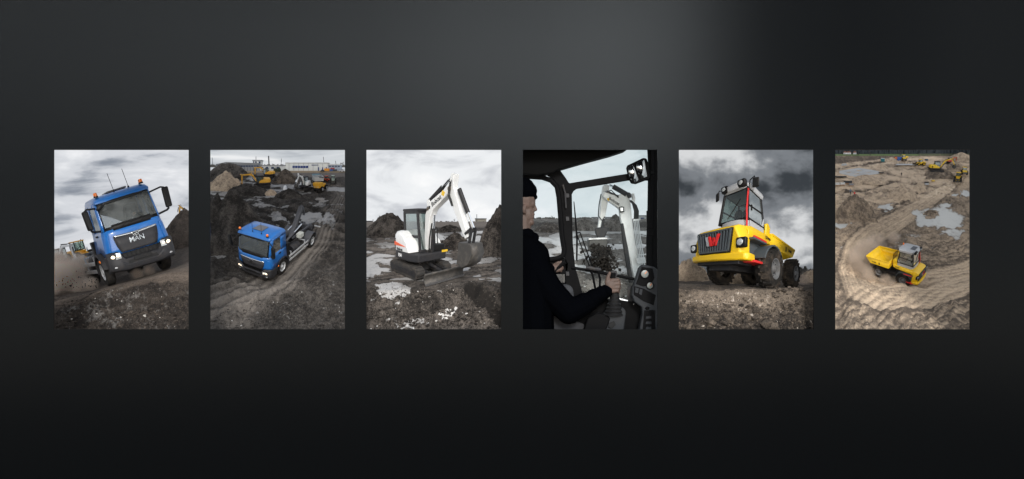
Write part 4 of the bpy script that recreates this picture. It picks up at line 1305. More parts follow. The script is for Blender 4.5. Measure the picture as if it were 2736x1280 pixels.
def build_dumper(key, label):
    d = DIM[key]; g = lambda n: d[n]
    root = empty('dumper', label, 'dumper', group='yellow dumpers')
    gw, gt, gb, gl, bw, bz, by, hx, hz = (g(n) for n in 'gw gt gb gl bw bz by hx hz'.split())
    cw, cb, cy, tw, tz, ty, ty2, cy2 = (g(n) for n in 'cw cb cy tw tz ty ty2 cy2'.split())
    ax, ay, ar, ay2, sw, sy, sy2, sz = (g(n) for n in 'ax ay ar ay2 sw sy sy2 sz'.split())

    def ring(y, wt, zt, wb, zb_):
        return [Vector(q) for q in ((-wb, y, zb_), (-wb, y, zb_ + (zt - zb_) * .55), (-(wt + (wb - wt) * .25), y, zt - (zt - zb_) * .12), (-wt, y, zt), (0, y, zt + .02), (wt, y, zt), (wt + (wb - wt) * .25, y, zt - (zt - zb_) * .12), (wb, y, zb_ + (zt - zb_) * .55), (wb, y, zb_))]
    m = MB(); m.loft([ring(.0, gw + .06, gt + .08, hx - .04, bz + .08), ring(.14, gw + .1, gt + .16, hx + .02, bz + .04), ring(.42, cw + .16, gt + .22, hx + .0, bz + .12)])
    hood = m.build('hood', YELLOW, root, bevel=.03, angle=40)
    m = MB(); m.loft([ring(.424, cw + .16, gt + .22, cw + .26, gt - .12), ring(cy, cw + .15, cb - .08, cw + .24, gt - .05), ring(cy2, cw + .16, cb - .06, cw + .22, gt + .0), ring(cy2 + .3, cw + .1, cb + .05, cw + .16, gt + .05)])
    sh = m.build('shoulder_panel', YELLOW, root, bevel=.02, angle=40)
    for s in (-1, 1):
        lettering('lettering', 'DV60', .15, INK, sh, (s * (cw + .245), cy2 - .1, gt + .16), (0, s, 0), (-s * .18, 0, 1), .004)
        m = MB(); m.prism([(cy2 + .02, gt + .05), (cy2 + .36, gt + .05), (cy2 + .36, cb + .3), (cy2 + .2, cb + .42), (cy2 + .02, cb + .34)], 'x', s * .18, s * (cw + .08)); m.build('rear_cowl', YELLOW, root, bevel=.03)
    # bumper lip
    m = MB(); pl = [(-bw, by + .12), (-bw * .93, by), (-bw * .5, by - .07), (0, by - .09), (bw * .5, by - .07), (bw * .93, by), (bw, by + .12), (bw * .98, .42), (-bw * .98, .42)]
    m.prism(pl, 'z', bz - .07, bz + .12); m.build('bumper', YELLOW, root, bevel=.045)
    # grille with separate bars and the two-colour emblem
    m = MB(); m.prism([(-gw - .04, gt + .04), (gw + .04, gt + .04), (gl + .04, gb - .04), (-gl - .04, gb - .04)], 'y', -.05, .03); gr = m.build('grille', BLACK, root)
    m = MB()
    for a, b in (((-gw, gt), (gw, gt)), ((gw, gt), (gl, gb)), ((gl, gb), (-gl, gb)), ((-gl, gb), (-gw, gt))): m.bar((a[0], -.065, a[1]), (b[0], -.065, b[1]), .05, .04)
    m.build('grille_frame', SLATE, gr)
    for i in range(11):
        t = (i + 1) / 12 * 2 - 1; m = MB(); m.bar((t * gw, -.062, gt), (t * gl, -.062, gb), .035, .045); m.build('grille_bar', SLATE, gr)
    zc = (gt + gb) / 2 + .02; s_ = (gt - gb) / .62
    def stroke(a, b, w): return [(a[0] - w, a[1]), (a[0] + w, a[1]), (b[0] + w, b[1]), (b[0] - w, b[1])]
    m = MB(); m.prism([(x * s_, zc + z * s_) for x, z in stroke((-.26, .15), (-.17, -.15), .05)], 'y', -.115, -.08); m.build('emblem_stroke', ALU, gr)
    m = MB()
    for a, b in (((-.12, .15), (-.03, -.15)), ((.07, .10), (-.03, -.15)), ((.05, .10), (.13, -.15)), ((.29, .19), (.13, -.15))):
        m.prism([(x * s_, zc + z * s_) for x, z in stroke(a, b, .048)], 'y', -.12 + .003 * (a[0] > 0), -.08)
    m.build('emblem', RED, gr)
    m = MB(); m.box((0, 2.0, .62), (.9, 3.6, .34)); m.build('chassis', CHASSIS, root)
    m = MB(); m.box((0, .35, bz - .1), (1.5 * bw, .6, .12)); m.build('belly_plate', CHASSIS, root, bevel=.02)
    for s in (-1, 1):
        m = MB(); m.box((s * (hx + .03), .02, hz), (.30, .12, .25)); hl = m.build('headlight', BLACK, root, bevel=.04)
        k = MB(); k.ell((s * (hx + .01), -.04, hz), (.10, .024, .08), 14, 8); k.build('headlight_lens', LENS, hl)
        # side recess with steps
        m = MB(); m.box((s * (cw + .12), .75, gt - .42), (.2, .8, .55)); m.box((s * (hx - .02), .72, gt - .16), (.36, .72, .06)); m.build('side_recess', SLATE, root, bevel=.02)
        m = MB(); m.prism([(s * (cw + .1), .2), (s * (bw + .05), .3), (s * (bw + .03), ay - ar * .55), (s * (cw + .1), ay - ar * .4)], 'z', bz - .1, bz - .035); m.build('step', RED, root, bevel=.01)
        m = MB(); m.box((s * (hx + .12), .74, gt - .11), (.06, .66, .05)); m.build('upper_step_edge', RED, root)
        wheel(root, s * (ax - .24), ay, ar, .46, s, MUDRIM, hub=.54, lugs=18, bolts=8, tread=MUDTYRE)
        wheel(root, s * (ax - .24), ay2, ar, .46, s, MUDRIM, hub=.54, lugs=18, bolts=8, tread=MUDTYRE)
        m = MB(); r0, r1 = ar + .08, ar + .13
        pl = [(ay + r0 * math.cos(a), ar + r0 * math.sin(a)) for a in np.linspace(rad(15), rad(160), 12)]; pu = [(ay + r1 * math.cos(a), ar + r1 * math.sin(a)) for a in np.linspace(rad(15), rad(160), 12)]
        m.prism(pl + pu[::-1], 'x', s * (ax - .5), s * (ax - .06)); m.build('fender', SLATE, root, bevel=.01)
    # cab
    z0 = cb + .18; tz1 = tz - .06
    bot = [(-cw, cy), (cw, cy), (cw, cy2), (-cw, cy2)]; top = [(-tw, ty), (tw, ty), (tw, ty2), (-tw, ty2)]
    def cr(z, q, grow=0): return [Vector((x * (1 + grow), y + grow * (1 if y > 1.2 else -1) * .3, z)) for x, y in q]
    m = MB()
    fr = lambda z, k: [Vector((x, y, z)) for x, y in ((-cw * k, cy2), (-cw * k, cy + .12), (-cw * k * .7, cy - .02), (0, cy - .07), (cw * k * .7, cy - .02), (cw * k, cy + .12), (cw * k, cy2))]
    m.loft([fr(cb - .2, 1.12), fr(cb, 1.04), fr(z0, 1.0)]); m.build('cab_base', CABGREY, root, bevel=.02)
    m = MB()
    for (a, b), (e, f) in zip(bot, top): m.bar((a, b, z0 - .05), (e, f, tz1), .07, .07)
    for q, z in ((bot, z0), (top, tz1)):
        for i in range(4): m.bar((*q[i], z), (*q[(i + 1) % 4], z), .06, .06)
    for s in (-1, 1): m.bar((s * (cw + tw) / 2, (cy + ty) / 2, (z0 + tz1) / 2 - .06), (s * (cw + tw) / 2, (cy2 + ty2) / 2, (z0 + tz1) / 2 + .0), .045, .05)
    m.build('cab_frame', BLACK, root, bevel=.01)
    def pane(i, j, nm): q = MB(); q.add([Vector((*bot[i], z0)), Vector((*bot[j], z0)), Vector((*top[j], tz1)), Vector((*top[i], tz1))], [(0, 1, 2, 3)]); return q.build(nm, DUMPGLASS, root)
    pane(0, 1, 'windscreen'); pane(1, 2, 'door_window'); pane(2, 3, 'rear_window'); pane(3, 0, 'door_window')
    for s in (-1, 1):
        m = MB(); m.prism([(cy + .1, cb - .1), (cy2 - .05, cb - .1), (cy2 - .05, z0 + .3), (cy2 - .18, z0 + .02), (cy + .1, z0 + .0)], 'x', s * (cw + .0), s * (cw + .025)); m.build('door_panel', CABGREY, root)
        m = MB(); m.box((s * (cw + .03), cy + .16, z0 + .35), (.03, .05, .16)); m.build('door_handle', BLACK, root)
        # mirrors on bent arms, work lamps
        m = MB(); c = (s * (tw + .3), ty - .05, tz - .05); m.box(c, (.2, .06, .26), (0, 0, s * .3)); mi = m.build('mirror', BLACK, root, bevel=.03)
        m = MB(); m.tube([(s * tw, ty + .05, tz1 - .1), (s * (tw + .06), ty, tz + .12), (s * (tw + .24), ty - .04, tz + .15), c], .016, 6); m.build('mirror_arm', BLACK, mi)
        m = MB(); m.box((s * tw * .72, ty - .12, tz + .02), (.3, .16, .2), (.25, 0, 0)); wl = m.build('work_lamp', BLACK, root, bevel=.05)
        m = MB(); m.ell((s * tw * .72, ty - .21, tz + .0), (.075, .02, .06), 10, 6); m.build('lamp_lens', LENS, wl)
    rr = lambda z, k, o: [Vector((x * k, 1.15 * (ty + ty2) / 2.3 + (y - (ty + ty2) / 2) * k, z)) for x, y in ((-tw - o, ty + .05), (-tw * .6, ty - .1 - o), (tw * .6, ty - .1 - o), (tw + o, ty + .05), (tw + o, ty2 + o), (tw * .6, ty2 + .12 + o), (-tw * .6, ty2 + .12 + o), (-tw - o, ty2 + o))]
    m = MB(); m.loft([rr(tz1 - .02, 1.0, .06), rr(tz + .06, 1.02, .07), rr(tz + .13, .9, .03)]); m.build('cab_roof', CABGREY, root, bevel=.03, angle=40)
    m = MB(); m.box((0, ty + .2, tz + .135), (.5 * tw / .5, .34, .03)); m.build('roof_hatch', HATCH, root, bevel=.01)
    m = MB(); m.lathe([(0, .05), (.1, .05), (.13, .02)], (.18, ty2 + .1, tz + .12), 'z', 10); m.build('beacon', ORANGE, root)
    m = MB(); m.tube([(cw * 1.02, cy - .03, cb - .2), (cw * 1.02, cy - .05, cb + .3), (cw * 1.0 - .02, cy - .02, cb + .42), (tw + .03, ty - .04, tz - .25), (tw + .02, ty - .02, tz - .12)], .028, 6); m.build('red_hand_rail', RED, root)
    m = MB(); m.box((0, cy2 - .32, z0 + .05), (.46, .42, .16)); m.box((0, cy2 - .14, z0 + .42), (.44, .12, .62)); m.build('seat', SEATFAB, root, bevel=.05)
    m = MB(); m.tube([(0, cy + .1, z0 - .05), (0, cy + .28, z0 + .28)], .05, 8); m.lathe([(-.02, .16), (0, .19), (.02, .16)], (0, cy + .3, z0 + .3), 'y', 16); m.build('steering_column', BLACK, root, bevel=.02)
    m = MB(); m.tube([(-.18, cy - .02, z0 + .1), (tw * .5, ty - .05, tz1 - .3)], .014, 5); m.build('wiper', BLACK, root)
    # skip: an open flared tub with a rolled rim
    zb = 1.2; T_ = [(-sw, sy), (sw, sy), (sw, sy2), (-sw, sy2)]
    zrim = [sz + .05, sz + .05, sz, sz]
    B_ = [(-.5, sy + .22), (.5, sy + .22), (.5, sy2 - 1.0), (-.5, sy2 - 1.0)]
    M_ = [(-sw, sy), (sw, sy), (sw, sy2 - .35), (-sw, sy2 - .35)]
    m = MB(); vs = [Vector((*q, zb)) for q in B_] + [Vector((*q, zb + .22)) for q in M_] + [Vector((*q, z)) for q, z in zip(T_, zrim)]
    m.add(vs, [(0, 1, 2, 3)] + [(i, (i + 1) % 4, 4 + (i + 1) % 4, 4 + i) for i in range(4)] + [(4 + i, 4 + (i + 1) % 4, 8 + (i + 1) % 4, 8 + i) for i in range(4)])
    sk = m.build('skip', YELLOW, root, solid=.035, angle=20)
    m = MB()
    for i in range(4):
        a, b = vs[8 + i], vs[8 + (i + 1) % 4]; m.bar(a, b, .07, .08)
    m.build('skip_rim', YELLOW, sk, bevel=.015)
    for s in (-1, 1):
        m = MB(); m.box((s * (sw + .022), sy2 - 1.25, zb + .4), (.02, .09, .2)); m.build('lift_eye', BLACK, sk, bevel=.01)
        lettering('lettering', 'DV60', .17, INK, sk, (s * (sw + .022), sy2 - .75, zb + .4), (0, s, 0), (0, 0, 1), .004)
    m = MB(); zz = sz + .05
    m.tube([(-.45, sy - .05, zz), (-.45, sy - .12, zz + .5), (.45, sy - .12, zz + .5), (.45, sy - .05, zz)], .022, 6); gd = m.build('guard_rail', BLACK, root)
    for x in (-.3, -.15, 0, .15, .3):
        m = MB(); m.tube([(x, sy - .05, zz), (x, sy - .12, zz + .5)], .018, 5); m.build('guard_bar', BLACK, gd)
    m = MB(); m.box((0, cy2 + .55, .85), (.4, .5, .5)); m.build('joint', BLACK, root, bevel=.04)
    set_pose(root, key)
    return root


dump5 = build_dumper('dump5', 'yellow dumper with a tall glass cab, towering over the rubble, seen from low down')
dump6 = build_dumper('dump6', 'yellow dumper with an empty skip turning through dust, seen from above')

# ------------------------------------------------------------------ smaller machines and site things
def stand(root, p, u, v, scale, yaw, pitch=14.0, roll=0.0, lift=0.0):
    """put a machine on the ground of opening p at picture place (u, v)"""
    b = gp(p, u, v)
    root.matrix_world = Matrix.Translation(b + Vector((0, 0, lift * scale))) @ Matrix.Rotation(rad(roll), 4, 'Y') @ Matrix.Rotation(rad(pitch), 4, 'X') @ Matrix.Rotation(rad(yaw), 4, 'Z') @ Matrix.Scale(scale, 4)
    return root


BIGD = dict(tx=1.2, ty=1.75, tyf=1.75, th=.72, by=2.4, bw=1.1, bh=.5, hx=1.25, hy=1.9, cx0=.15, cx1=1.15, cy0=-1.0, cy1=.35, cz=2.75, cb=1.25)


def build_loader(label, col, group=None):
    root = empty('wheel_loader', label, 'wheel loader', group=group)
    m = MB(); m.box((0, 1.3, 1.2), (1.5, 2.2, .9), taper=.92); m.build('engine_hood', col, root, bevel=.08)
    m = MB(); m.box((0, -.6, .85), (.9, 1.9, .55)); m.build('front_frame', col, root, bevel=.05)
    m = MB(); m.box((0, .1, 1.2), (1.35, 1.2, .6)); m.build('cab_base', col, root, bevel=.04)
    m = MB()
    for x in (-.6, .6):
        for y in (-.45, .6): m.bar((x, y, 1.5), (x * .92, y + .05, 2.6), .09, .09)
    m.build('cab_frame', BLACK, root)
    m = MB(); m.box((0, .12, 2.05), (1.1, .95, 1.0)); m.build('cab_window', GLASS, root)
    m = MB(); m.box((0, .1, 2.66), (1.35, 1.3, .14)); m.build('cab_roof', col, root, bevel=.05)
    m = MB(); m.box((0, 2.45, .85), (1.4, .3, .6)); m.build('counterweight', SLATE, root, bevel=.05)
    for s in (-1, 1):
        for y in (-1.15, 1.25): wheel(root, s * .85, y, .68, .5, s, col, hub=.5, lugs=14, bolts=6)
        m = MB(); m.bar((s * .4, -.5, 1.35), (s * .4, -2.3, .5), .14, .26); m.build('lift_arm', col, root, bevel=.02)
    m = MB(); m.sheet([[(x, y, z) for x in (-1.2, 1.2)] for y, z in ((-3.0, .12), (-2.55, .08), (-2.2, .3), (-2.15, .7), (-2.35, 1.05))])
    b = m.build('bucket', BUCKET, root, solid=.06, angle=60)
    for s in (-1.2, 1.2):
        m = MB(); m.prism([(-3.0, .12), (-2.55, .08), (-2.2, .3), (-2.15, .7), (-2.35, 1.05)], 'x', s - .03, s + .03); m.build('bucket_side', BUCKET, b)
    return root


def build_tipper(label):
    root = empty('tipper_truck', label, 'truck')
    teal = paint('teal_paint', (.05, .17, .22), .4, dirt=.3)
    m = MB(); m.box((0, -.2, 1.5), (2.2, 1.6, 1.7), taper=.93); m.build('cab', teal, root, bevel=.1)
    m = MB(); m.box((0, -1.0, 1.85), (1.8, .06, .7)); m.build('windscreen', GLASS, root)
    m = MB(); m.box((0, -1.03, .8), (2.25, .25, .5)); m.build('bumper', TRIM, root, bevel=.04)
    m = MB(); m.box((0, 2.6, .75), (.9, 5.5, .3)); m.build('chassis', CHASSIS, root)
    m = MB(); z0, z1 = 1.1, 2.3
    for x in (-1.2, 1.2): m.box((x, 3.1, 1.7), (.08, 4.0, 1.2))
    for y in (1.1, 5.1): m.box((0, y, 1.7), (2.4, .08, 1.2))
    m.box((0, 3.1, 1.12), (2.36, 3.95, .06))
    bd = m.build('tipper_body', paint('tipper_grey', (.42, .44, .45), .5, dirt=.5), root)
    for s in (-1, 1):
        for i in range(5):
            m = MB(); m.box((s * 1.27, 1.3 + i * .9, 1.7), (.08, .1, 1.2)); m.build('body_rib', paint('tipper_grey', (0, 0, 0)), bd)
        for y in (.2, 3.4, 4.5): wheel(root, s * .95, y, .5, .34, s, RIM_GREY)
    return root


def build_site_dumper(label):
    root = empty('site_dumper', label, 'dumper', group='yellow dumpers')
    col = DIGGER_YELLOW
    m = MB(); m.loft([[Vector((-.62 * k, -1.35 - .4 * (k - .8), z)), Vector((.62 * k, -1.35 - .4 * (k - .8), z)), Vector((.62 * k, -.2, z)), Vector((-.62 * k, -.2, z))] for z, k in ((.75, .9), (1.25, 1.15), (1.75, 1.25))]); m.build('skip', col, root, bevel=.05)
    m = MB(); m.box((0, .7, .95), (1.0, 1.5, .7)); m.build('engine_hood', col, root, bevel=.06)
    m = MB(); m.box((0, .2, .6), (.7, 3.0, .3)); m.build('chassis', CHASSIS, root)
    m = MB(); m.box((0, .6, 1.45), (.5, .5, .14)); m.box((0, .85, 1.7), (.5, .1, .45)); m.build('seat', SEATFAB, root, bevel=.03)
    m = MB(); m.tube([(-.5, 1.0, 1.2), (-.5, 1.0, 2.5), (.5, 1.0, 2.5), (.5, 1.0, 1.2)], .05, 8); m.build('roll_bar', BLACK, root)
    m = MB(); m.box((0, .6, 2.55), (1.15, 1.1, .08)); m.build('canopy', BLACK, root)
    for s in (-1, 1):
        for y in (-.75, 1.05): wheel(root, s * .72, y, .5, .38, s, RIM_GREY, hub=.5, lugs=12, bolts=6)
        m = MB(); m.ell((s * .3, -1.56, 1.0), (.1, .05, .1)); m.build('headlight', LENS, root)
    return root


def trace(p, pts, y, thick, name, mat, parent=None, bevel=0.0):
    """a solid whose front face has the given outline at depth y, with its own thickness"""
    fr = [at(p, u, v, y) for u, v in pts]
    m = MB(); n = len(fr)
    vs = fr + [q + Vector((0, thick, 0)) for q in fr]
    m.add(vs, [tuple(range(n)), tuple(range(2 * n - 1, n - 1, -1))] + [(i, i + n, (i + 1) % n + n, (i + 1) % n) for i in range(n)])
    return m.build(name, mat, parent, bevel=bevel)


def slab(p, u0, v0, u1, v1, y, thick, name, mat, parent=None, bevel=0.0):
    return trace(p, [(u0, v0), (u1, v0), (u1, v1), (u0, v1)], y, thick, name, mat, parent, bevel)


def bare_tree(p, u, v, h, label, y=None, spread=.5, seed=0, upright=False, group=None, levels=4):
    b = gp(p, u, v) if y is None else at(p, u, v, y)
    s = unit(b.y); rnd = random.Random(seed); H = h * s
    root = empty('bare_tree', label, 'tree', b, group)
    bark = paint('bark', (.05, .042, .036), .9, dirt=.3)
    tr = MB(); tw = MB()

    def grow(q, d, ln, r, lev):
        e = q + d * ln
        (tr if lev == 0 else tw).tube([q, (q + e) / 2 + Vector((rnd.uniform(-1, 1), rnd.uniform(-1, 1), 0)) * ln * .04, e], [r, r * .8, r * .6], 4)
        if lev >= levels: return
        for i in range(5 if lev == 0 else 3):
            t = rnd.uniform(.35, 1.0); st = q + (e - q) * t
            a = rnd.uniform(0, 6.28); k = spread * rnd.uniform(.5, 1.1) * (.35 if upright else 1)
            nd = (d + Vector((math.cos(a) * k, math.sin(a) * k, .25 if upright else .1))).normalized()
            grow(st, nd, ln * rnd.uniform(.5, .72), r * .55, lev + 1)
    grow(Vector((0, 0, -.01)), Vector((0, 0, 1)), H * .45, H * .022, 0)
    tr.build('trunk', bark, root); tw.build('crown', bark, root)
    return root


def thicket(p, u0, u1, v, h, y, mat, name='treeline', seed=0, n=120, depth=.3, wide=1.0):
    """a far belt of growth that reads as one mass"""
    rnd = random.Random(seed); m = MB()
    for i in range(n):
        u = rnd.uniform(u0, u1); hh = h * rnd.uniform(.35, 1.0); yy = y + rnd.uniform(0, depth)
        c = at(p, u, v, yy); s = unit(yy); w = hh * s * rnd.uniform(.18, .45) * wide
        k = 6; pts = []
        base = [c + Vector((math.cos(a) * w, math.sin(a) * w * .6, -.02)) for a in np.linspace(0, 2 * math.pi, k, endpoint=False)]
        mid = [c + Vector((math.cos(a) * w * rnd.uniform(.5, 1.1), math.sin(a) * w * .6, hh * s * rnd.uniform(.35, .6))) for a in np.linspace(0, 2 * math.pi, k, endpoint=False)]
        top = [c + Vector((math.cos(a) * w * .15 + rnd.uniform(-.3, .3) * w, 0, hh * s * rnd.uniform(.85, 1.0))) for a in np.linspace(0, 2 * math.pi, k, endpoint=False)]
        m.loft([base, mid, top])
    o = m.build(name, mat, angle=20)
    return tag(o, kind='stuff')


def dust_cloud(p, blobs, name, col, dens, seed=0.0, scale=3.0):
    """a drifting cloud: density swells towards the heart of each puff and is torn by noise"""
    m = MB(); puffs = []
    for u, v, y, r in blobs:
        c = at(p, u, v, y); R_ = r * unit(y) * 1.25; puffs.append((c, R_)); m.ell(c, (R_, R_, R_), 16, 10)
    o = m.build(name, None, angle=180)
    rm = o.modifiers.new('remesh', 'REMESH'); rm.mode = 'VOXEL'; rm.voxel_size = .06
    mt = bpy.data.materials.new(name); mt.use_nodes = True; N = mt.node_tree.nodes; L = mt.node_tree.links
    N.remove(N['Principled BSDF'])
    pv = N.new('ShaderNodeVolumePrincipled'); pv.inputs['Color'].default_value = (*col, 1); pv.inputs['Anisotropy'].default_value = .1
    tc = N.new('ShaderNodeTexCoord'); n = N.new('ShaderNodeTexNoise'); n.inputs['Scale'].default_value = scale; n.inputs['Detail'].default_value = 6; n.inputs['Distortion'].default_value = .6
    mp = N.new('ShaderNodeMapping'); mp.inputs['Location'].default_value = (seed, 0, 0); L.new(tc.outputs['Object'], mp.inputs[0]); L.new(mp.outputs[0], n.inputs['Vector'])
    r = N.new('ShaderNodeMapRange'); r.inputs[1].default_value = .32; r.inputs[2].default_value = .72; r.inputs[3].default_value = 0; r.inputs[4].default_value = dens
    L.new(n.outputs['Fac'], r.inputs[0])
    tot = None
    for c, R_ in puffs:
        d = N.new('ShaderNodeVectorMath'); d.operation = 'DISTANCE'; d.inputs[1].default_value = c; L.new(tc.outputs['Object'], d.inputs[0])
        q = N.new('ShaderNodeMapRange'); q.interpolation_type = 'SMOOTHSTEP'; q.inputs[1].default_value = R_; q.inputs[2].default_value = R_ * .15; q.inputs[3].default_value = 0; q.inputs[4].default_value = 1
        L.new(d.outputs['Value'], q.inputs[0])
        if tot is None: tot = q.outputs[0]
        else:
            ad = N.new('ShaderNodeMath'); ad.operation = 'ADD'; L.new(tot, ad.inputs[0]); L.new(q.outputs[0], ad.inputs[1]); tot = ad.outputs[0]
    mu = N.new('ShaderNodeMath'); mu.operation = 'MULTIPLY'; L.new(tot, mu.inputs[0]); L.new(r.outputs[0], mu.inputs[1])
    L.new(mu.outputs[0], pv.inputs['Density'])
    L.new(pv.outputs[0], N['Material Output'].inputs['Volume'])
    o.data.materials.append(mt)
    return tag(o, kind='stuff')


TWIGS = paint('far_twigs', (.13, .12, .105), .95, dirt=.3)
DRYGRASS = paint('dry_grass', (.28, .22, .15), .95, dirt=.5, dirtcol=(.16, .12, .08), scale=3)
PALEWALL = paint('pale_cladding', (.55, .55, .53), .7, dirt=.3, dirtcol=(.35, .34, .32))
GREYWALL = paint('grey_cladding', (.22, .225, .235), .6, dirt=.3)
DARKPANE = paint('dark_pane', (.03, .045, .085), .15, dirt=.0)
BLUEPANE = paint('blue_pane', (.02, .045, .16), .2, dirt=.0)

# ------------------------------------------------------------------ first opening: what stands behind the tilted truck
build_mound(0, 850, 655, 330, 215, MUD1, 'brown earth mound right of the tilted truck', 1.5, .5, 3, tone=.55, peaks=[(.3, .5, .8)])
e_ = build_excavator('white excavator with a dark cab half hidden by dust left of the tilted truck', BIGD, BOOM_REACH, WHITE, accents=False, blade=False)
stand(e_, 0, 52, 800, .27, 60, 6, -12)
l_ = build_loader('yellow wheel loader in the dust behind the tilted truck', DIGGER_YELLOW, 'yellow wheel loaders')
stand(l_, 0, 205, 745, .30, 50, 6, -12)
BOOM_TALL = dict(foot=(-.9, 1.2), knee=(-1.4, 3.9), tip=(-2.1, 5.0), armtop=(-2.35, 5.25), armend=(-2.6, 3.4), bx=0.0, bucket=[(-2.3, 3.3), (-2.1, 2.7), (-2.4, 2.4), (-2.8, 2.5), (-3.0, 2.9), (-2.85, 3.3)], bw=(-.4, .4))
e_ = build_excavator('yellow excavator whose arm tip rises over the brown mound at the right edge', BIGD, BOOM_TALL, DIGGER_YELLOW, accents=False, blade=False, group='yellow excavators')
stand(e_, 0, 962, 560, .21, -75, 4, -10, 1.2)
bare_tree(0, 175, 700, 70, 'bare tree above the yellow loader in the dust, the taller of two', seed=4, y=8.9)
bare_tree(0, 240, 690, 52, 'smaller bare tree close behind the tilted truck cab', seed=8, y=8.9)
tag(MB().tube([at(0, 197, 690, 9), at(0, 196, 600, 9)], .012, 5).build('mast', TRIM), 'thin mast on the horizon left of the tilted truck', 'mast')
dust_cloud(0, [(40, 860, 2.2, 120), (30, 770, 3.4, 110), (60, 890, 2.6, 95), (120, 850, 3.0, 120), (190, 900, 2.3, 65), (260, 890, 2.2, 50), (60, 790, 3.6, 100), (180, 770, 4.0, 80), (560, 830, 2.4, 45), (640, 800, 2.5, 40)], 'dust', (.90, .77, .66), 13.0, 2.0, 2.4)
build_rubble(0, strew(1500, -20, 930, 930, 1200, 3, 15, 5, .8) + strew(160, 250, 900, 820, 960, 1.5, 3.5, 6) + strew(30, 40, 880, 990, 1180, 14, 26, 7), MUD1, seed=3, tone=.3, palefrac=.02)
rnd_ = random.Random(5)
fly = MB()
for i in range(70):
    u = rnd_.uniform(40, 310); v = 915 - abs(rnd_.gauss(0, 40)) - (310 - u) * .02; q = at(0, u, v, rnd_.uniform(1.5, 2.2)); r = rnd_.uniform(.006, .022)
    fly.ell(q, (r, r, r), 6, 4)
tag(fly.build('flying_clods', MUD1), kind='stuff')

# ------------------------------------------------------------------ second opening: yard, machines and buildings
build_mound(1, 150, 690, 520, 370, MUD2, 'big black earth mound left of the truck seen from above', 1.3, .42, 11, tone=.14, skew=-.15, rough=.1, peaks=[(-.25, .6, .95)])
build_mound(1, 130, 212, 270, 80, MUD2, 'dark flat-topped mound before the grey hall', 1.7, .3, 12, tone=.30, flat=.8)
build_mound(1, 118, 285, 260, 108, SAND6, 'pale sandy mound below the dark flat-topped mound', 1.2, .3, 13, tone=.55, peaks=[(.2, .4, 1.0)])
build_mound(1, 503, 240, 180, 88, MUD5, 'grey gravel cone between the yellow excavator and the white mini excavator', 1.15, .35, 14, tone=.35, rough=.1)
build_mound(1, 525, 338, 190, 55, MUD2, 'low dark heap in front of the white sack', 1.3, .3, 15, tone=.12)
build_mound(1, 255, 318, 270, 55, MUD2, 'long dark spoil heap under the yellow excavator bucket', 1.7, .3, 16, tone=.14, rough=.25)
build_mound(1, 410, 318, 90, 40, SAND6, 'small sandy spoil heap beside the pit', 1.5, .3, 17, tone=.6)
yx = build_excavator('yellow excavator with its bucket on the dark spoil heap, facing left', BIGD, BOOM_REACH, DIGGER_YELLOW, accents=False, blade=False, group='yellow excavators')
stand(yx, 1, 358, 268, .166, -78, 16)
yx2 = copy_tree(yx); yx2['label'] = 'second yellow excavator half hidden behind the front yellow excavator'
stand(yx2, 1, 398, 206, .125, -100, 12)
wx = build_excavator('small white mini excavator parked beside the yellow dumper on the yard', DIM['exc3'], BOOM_MINI, WHITE, accents=False)
stand(wx, 1, 636, 286, .185, -24, 14)
sd = build_site_dumper('small yellow site dumper parked right of the white mini excavator')
stand(sd, 1, 733, 290, .185, -14, 14)
tp = build_tipper('tipper truck with a grey body and teal cab behind the mini excavator')
stand(tp, 1, 708, 238, .13, 200, 12)
cr = build_loader('orange-red wheel loader parked far right on the muddy yard', ORANGE_RED); stand(cr, 1, 775, 231, .075, 60, 12)
cg = build_loader('pale green compact loader at the far right end of the muddy yard', paint('pale_green_paint', (.35, .42, .36), .5, dirt=.3)); stand(cg, 1, 816, 234, .095, 10, 12)
m = MB(); b = gp(1, 506, 284); s = unit(b.y)
m.loft([[b + Vector((math.cos(a) * w * s, math.sin(a) * w * s * .7, z * s)) for a in np.linspace(0, 6.283, 10, endpoint=False)] for w, z in ((11, -1), (13, 8), (11, 18), (8, 26), (3, 30))])
tag(m.build('white_sack', paint('white_sack', (.75, .76, .78), .8, dirt=.1), bevel=.0), 'white sack standing behind the low dark heap', 'sack')
# buildings
Yb = 8.95
grassbank = slab(1, -30, 160, 950, 205, 9.0, .06, 'grass_bank', DRYGRASS); tag(grassbank, kind='structure')
h = empty('grey_hall', 'long grey industrial hall with a low pitched roof', 'building', at(1, 200, 160, 9.1))
def adopt(o, root):
    M = Matrix.Translation(root.location)
    o.parent = root; o.matrix_parent_inverse = M.inverted(); return o
adopt(trace(1, [(62, 160), (62, 122), (340, 122), (340, 160)], 9.1, .25, 'wall', GREYWALL), h)
adopt(trace(1, [(58, 123), (60, 117), (125, 103), (330, 110), (343, 118), (343, 123)], 9.08, .3, 'roof', paint('hall_roof', (.16, .165, .17), .6)), h)
for i in range(9): adopt(slab(1, 184 + i * 17, 126, 198 + i * 17, 134, 9.085, .02, 'window', DARKPANE), h)
for i in range(14): adopt(slab(1, 72 + i * 19, 136, 73.4 + i * 19, 160, 9.09, .02, 'panel_joint', TRIM), h)
t_ = empty('tower_block', 'small pale tower with a mast rising behind the grey hall', 'building', at(1, 324, 120, 9.3))
adopt(slab(1, 297, 95, 352, 125, 9.3, .2, 'wall', PALEWALL), t_); adopt(slab(1, 294, 90, 355, 96, 9.28, .24, 'roof', GREYWALL), t_)
for a, b2 in ((313, 322), (300, 306), (335, 347)): adopt(slab(1, a, 99, b2, 113, 9.29, .02, 'window', DARKPANE), t_)
adopt(MB().tube([at(1, 318, 92, 9.35), at(1, 318, 68, 9.35)], .01, 5).build('mast', TRIM), t_)
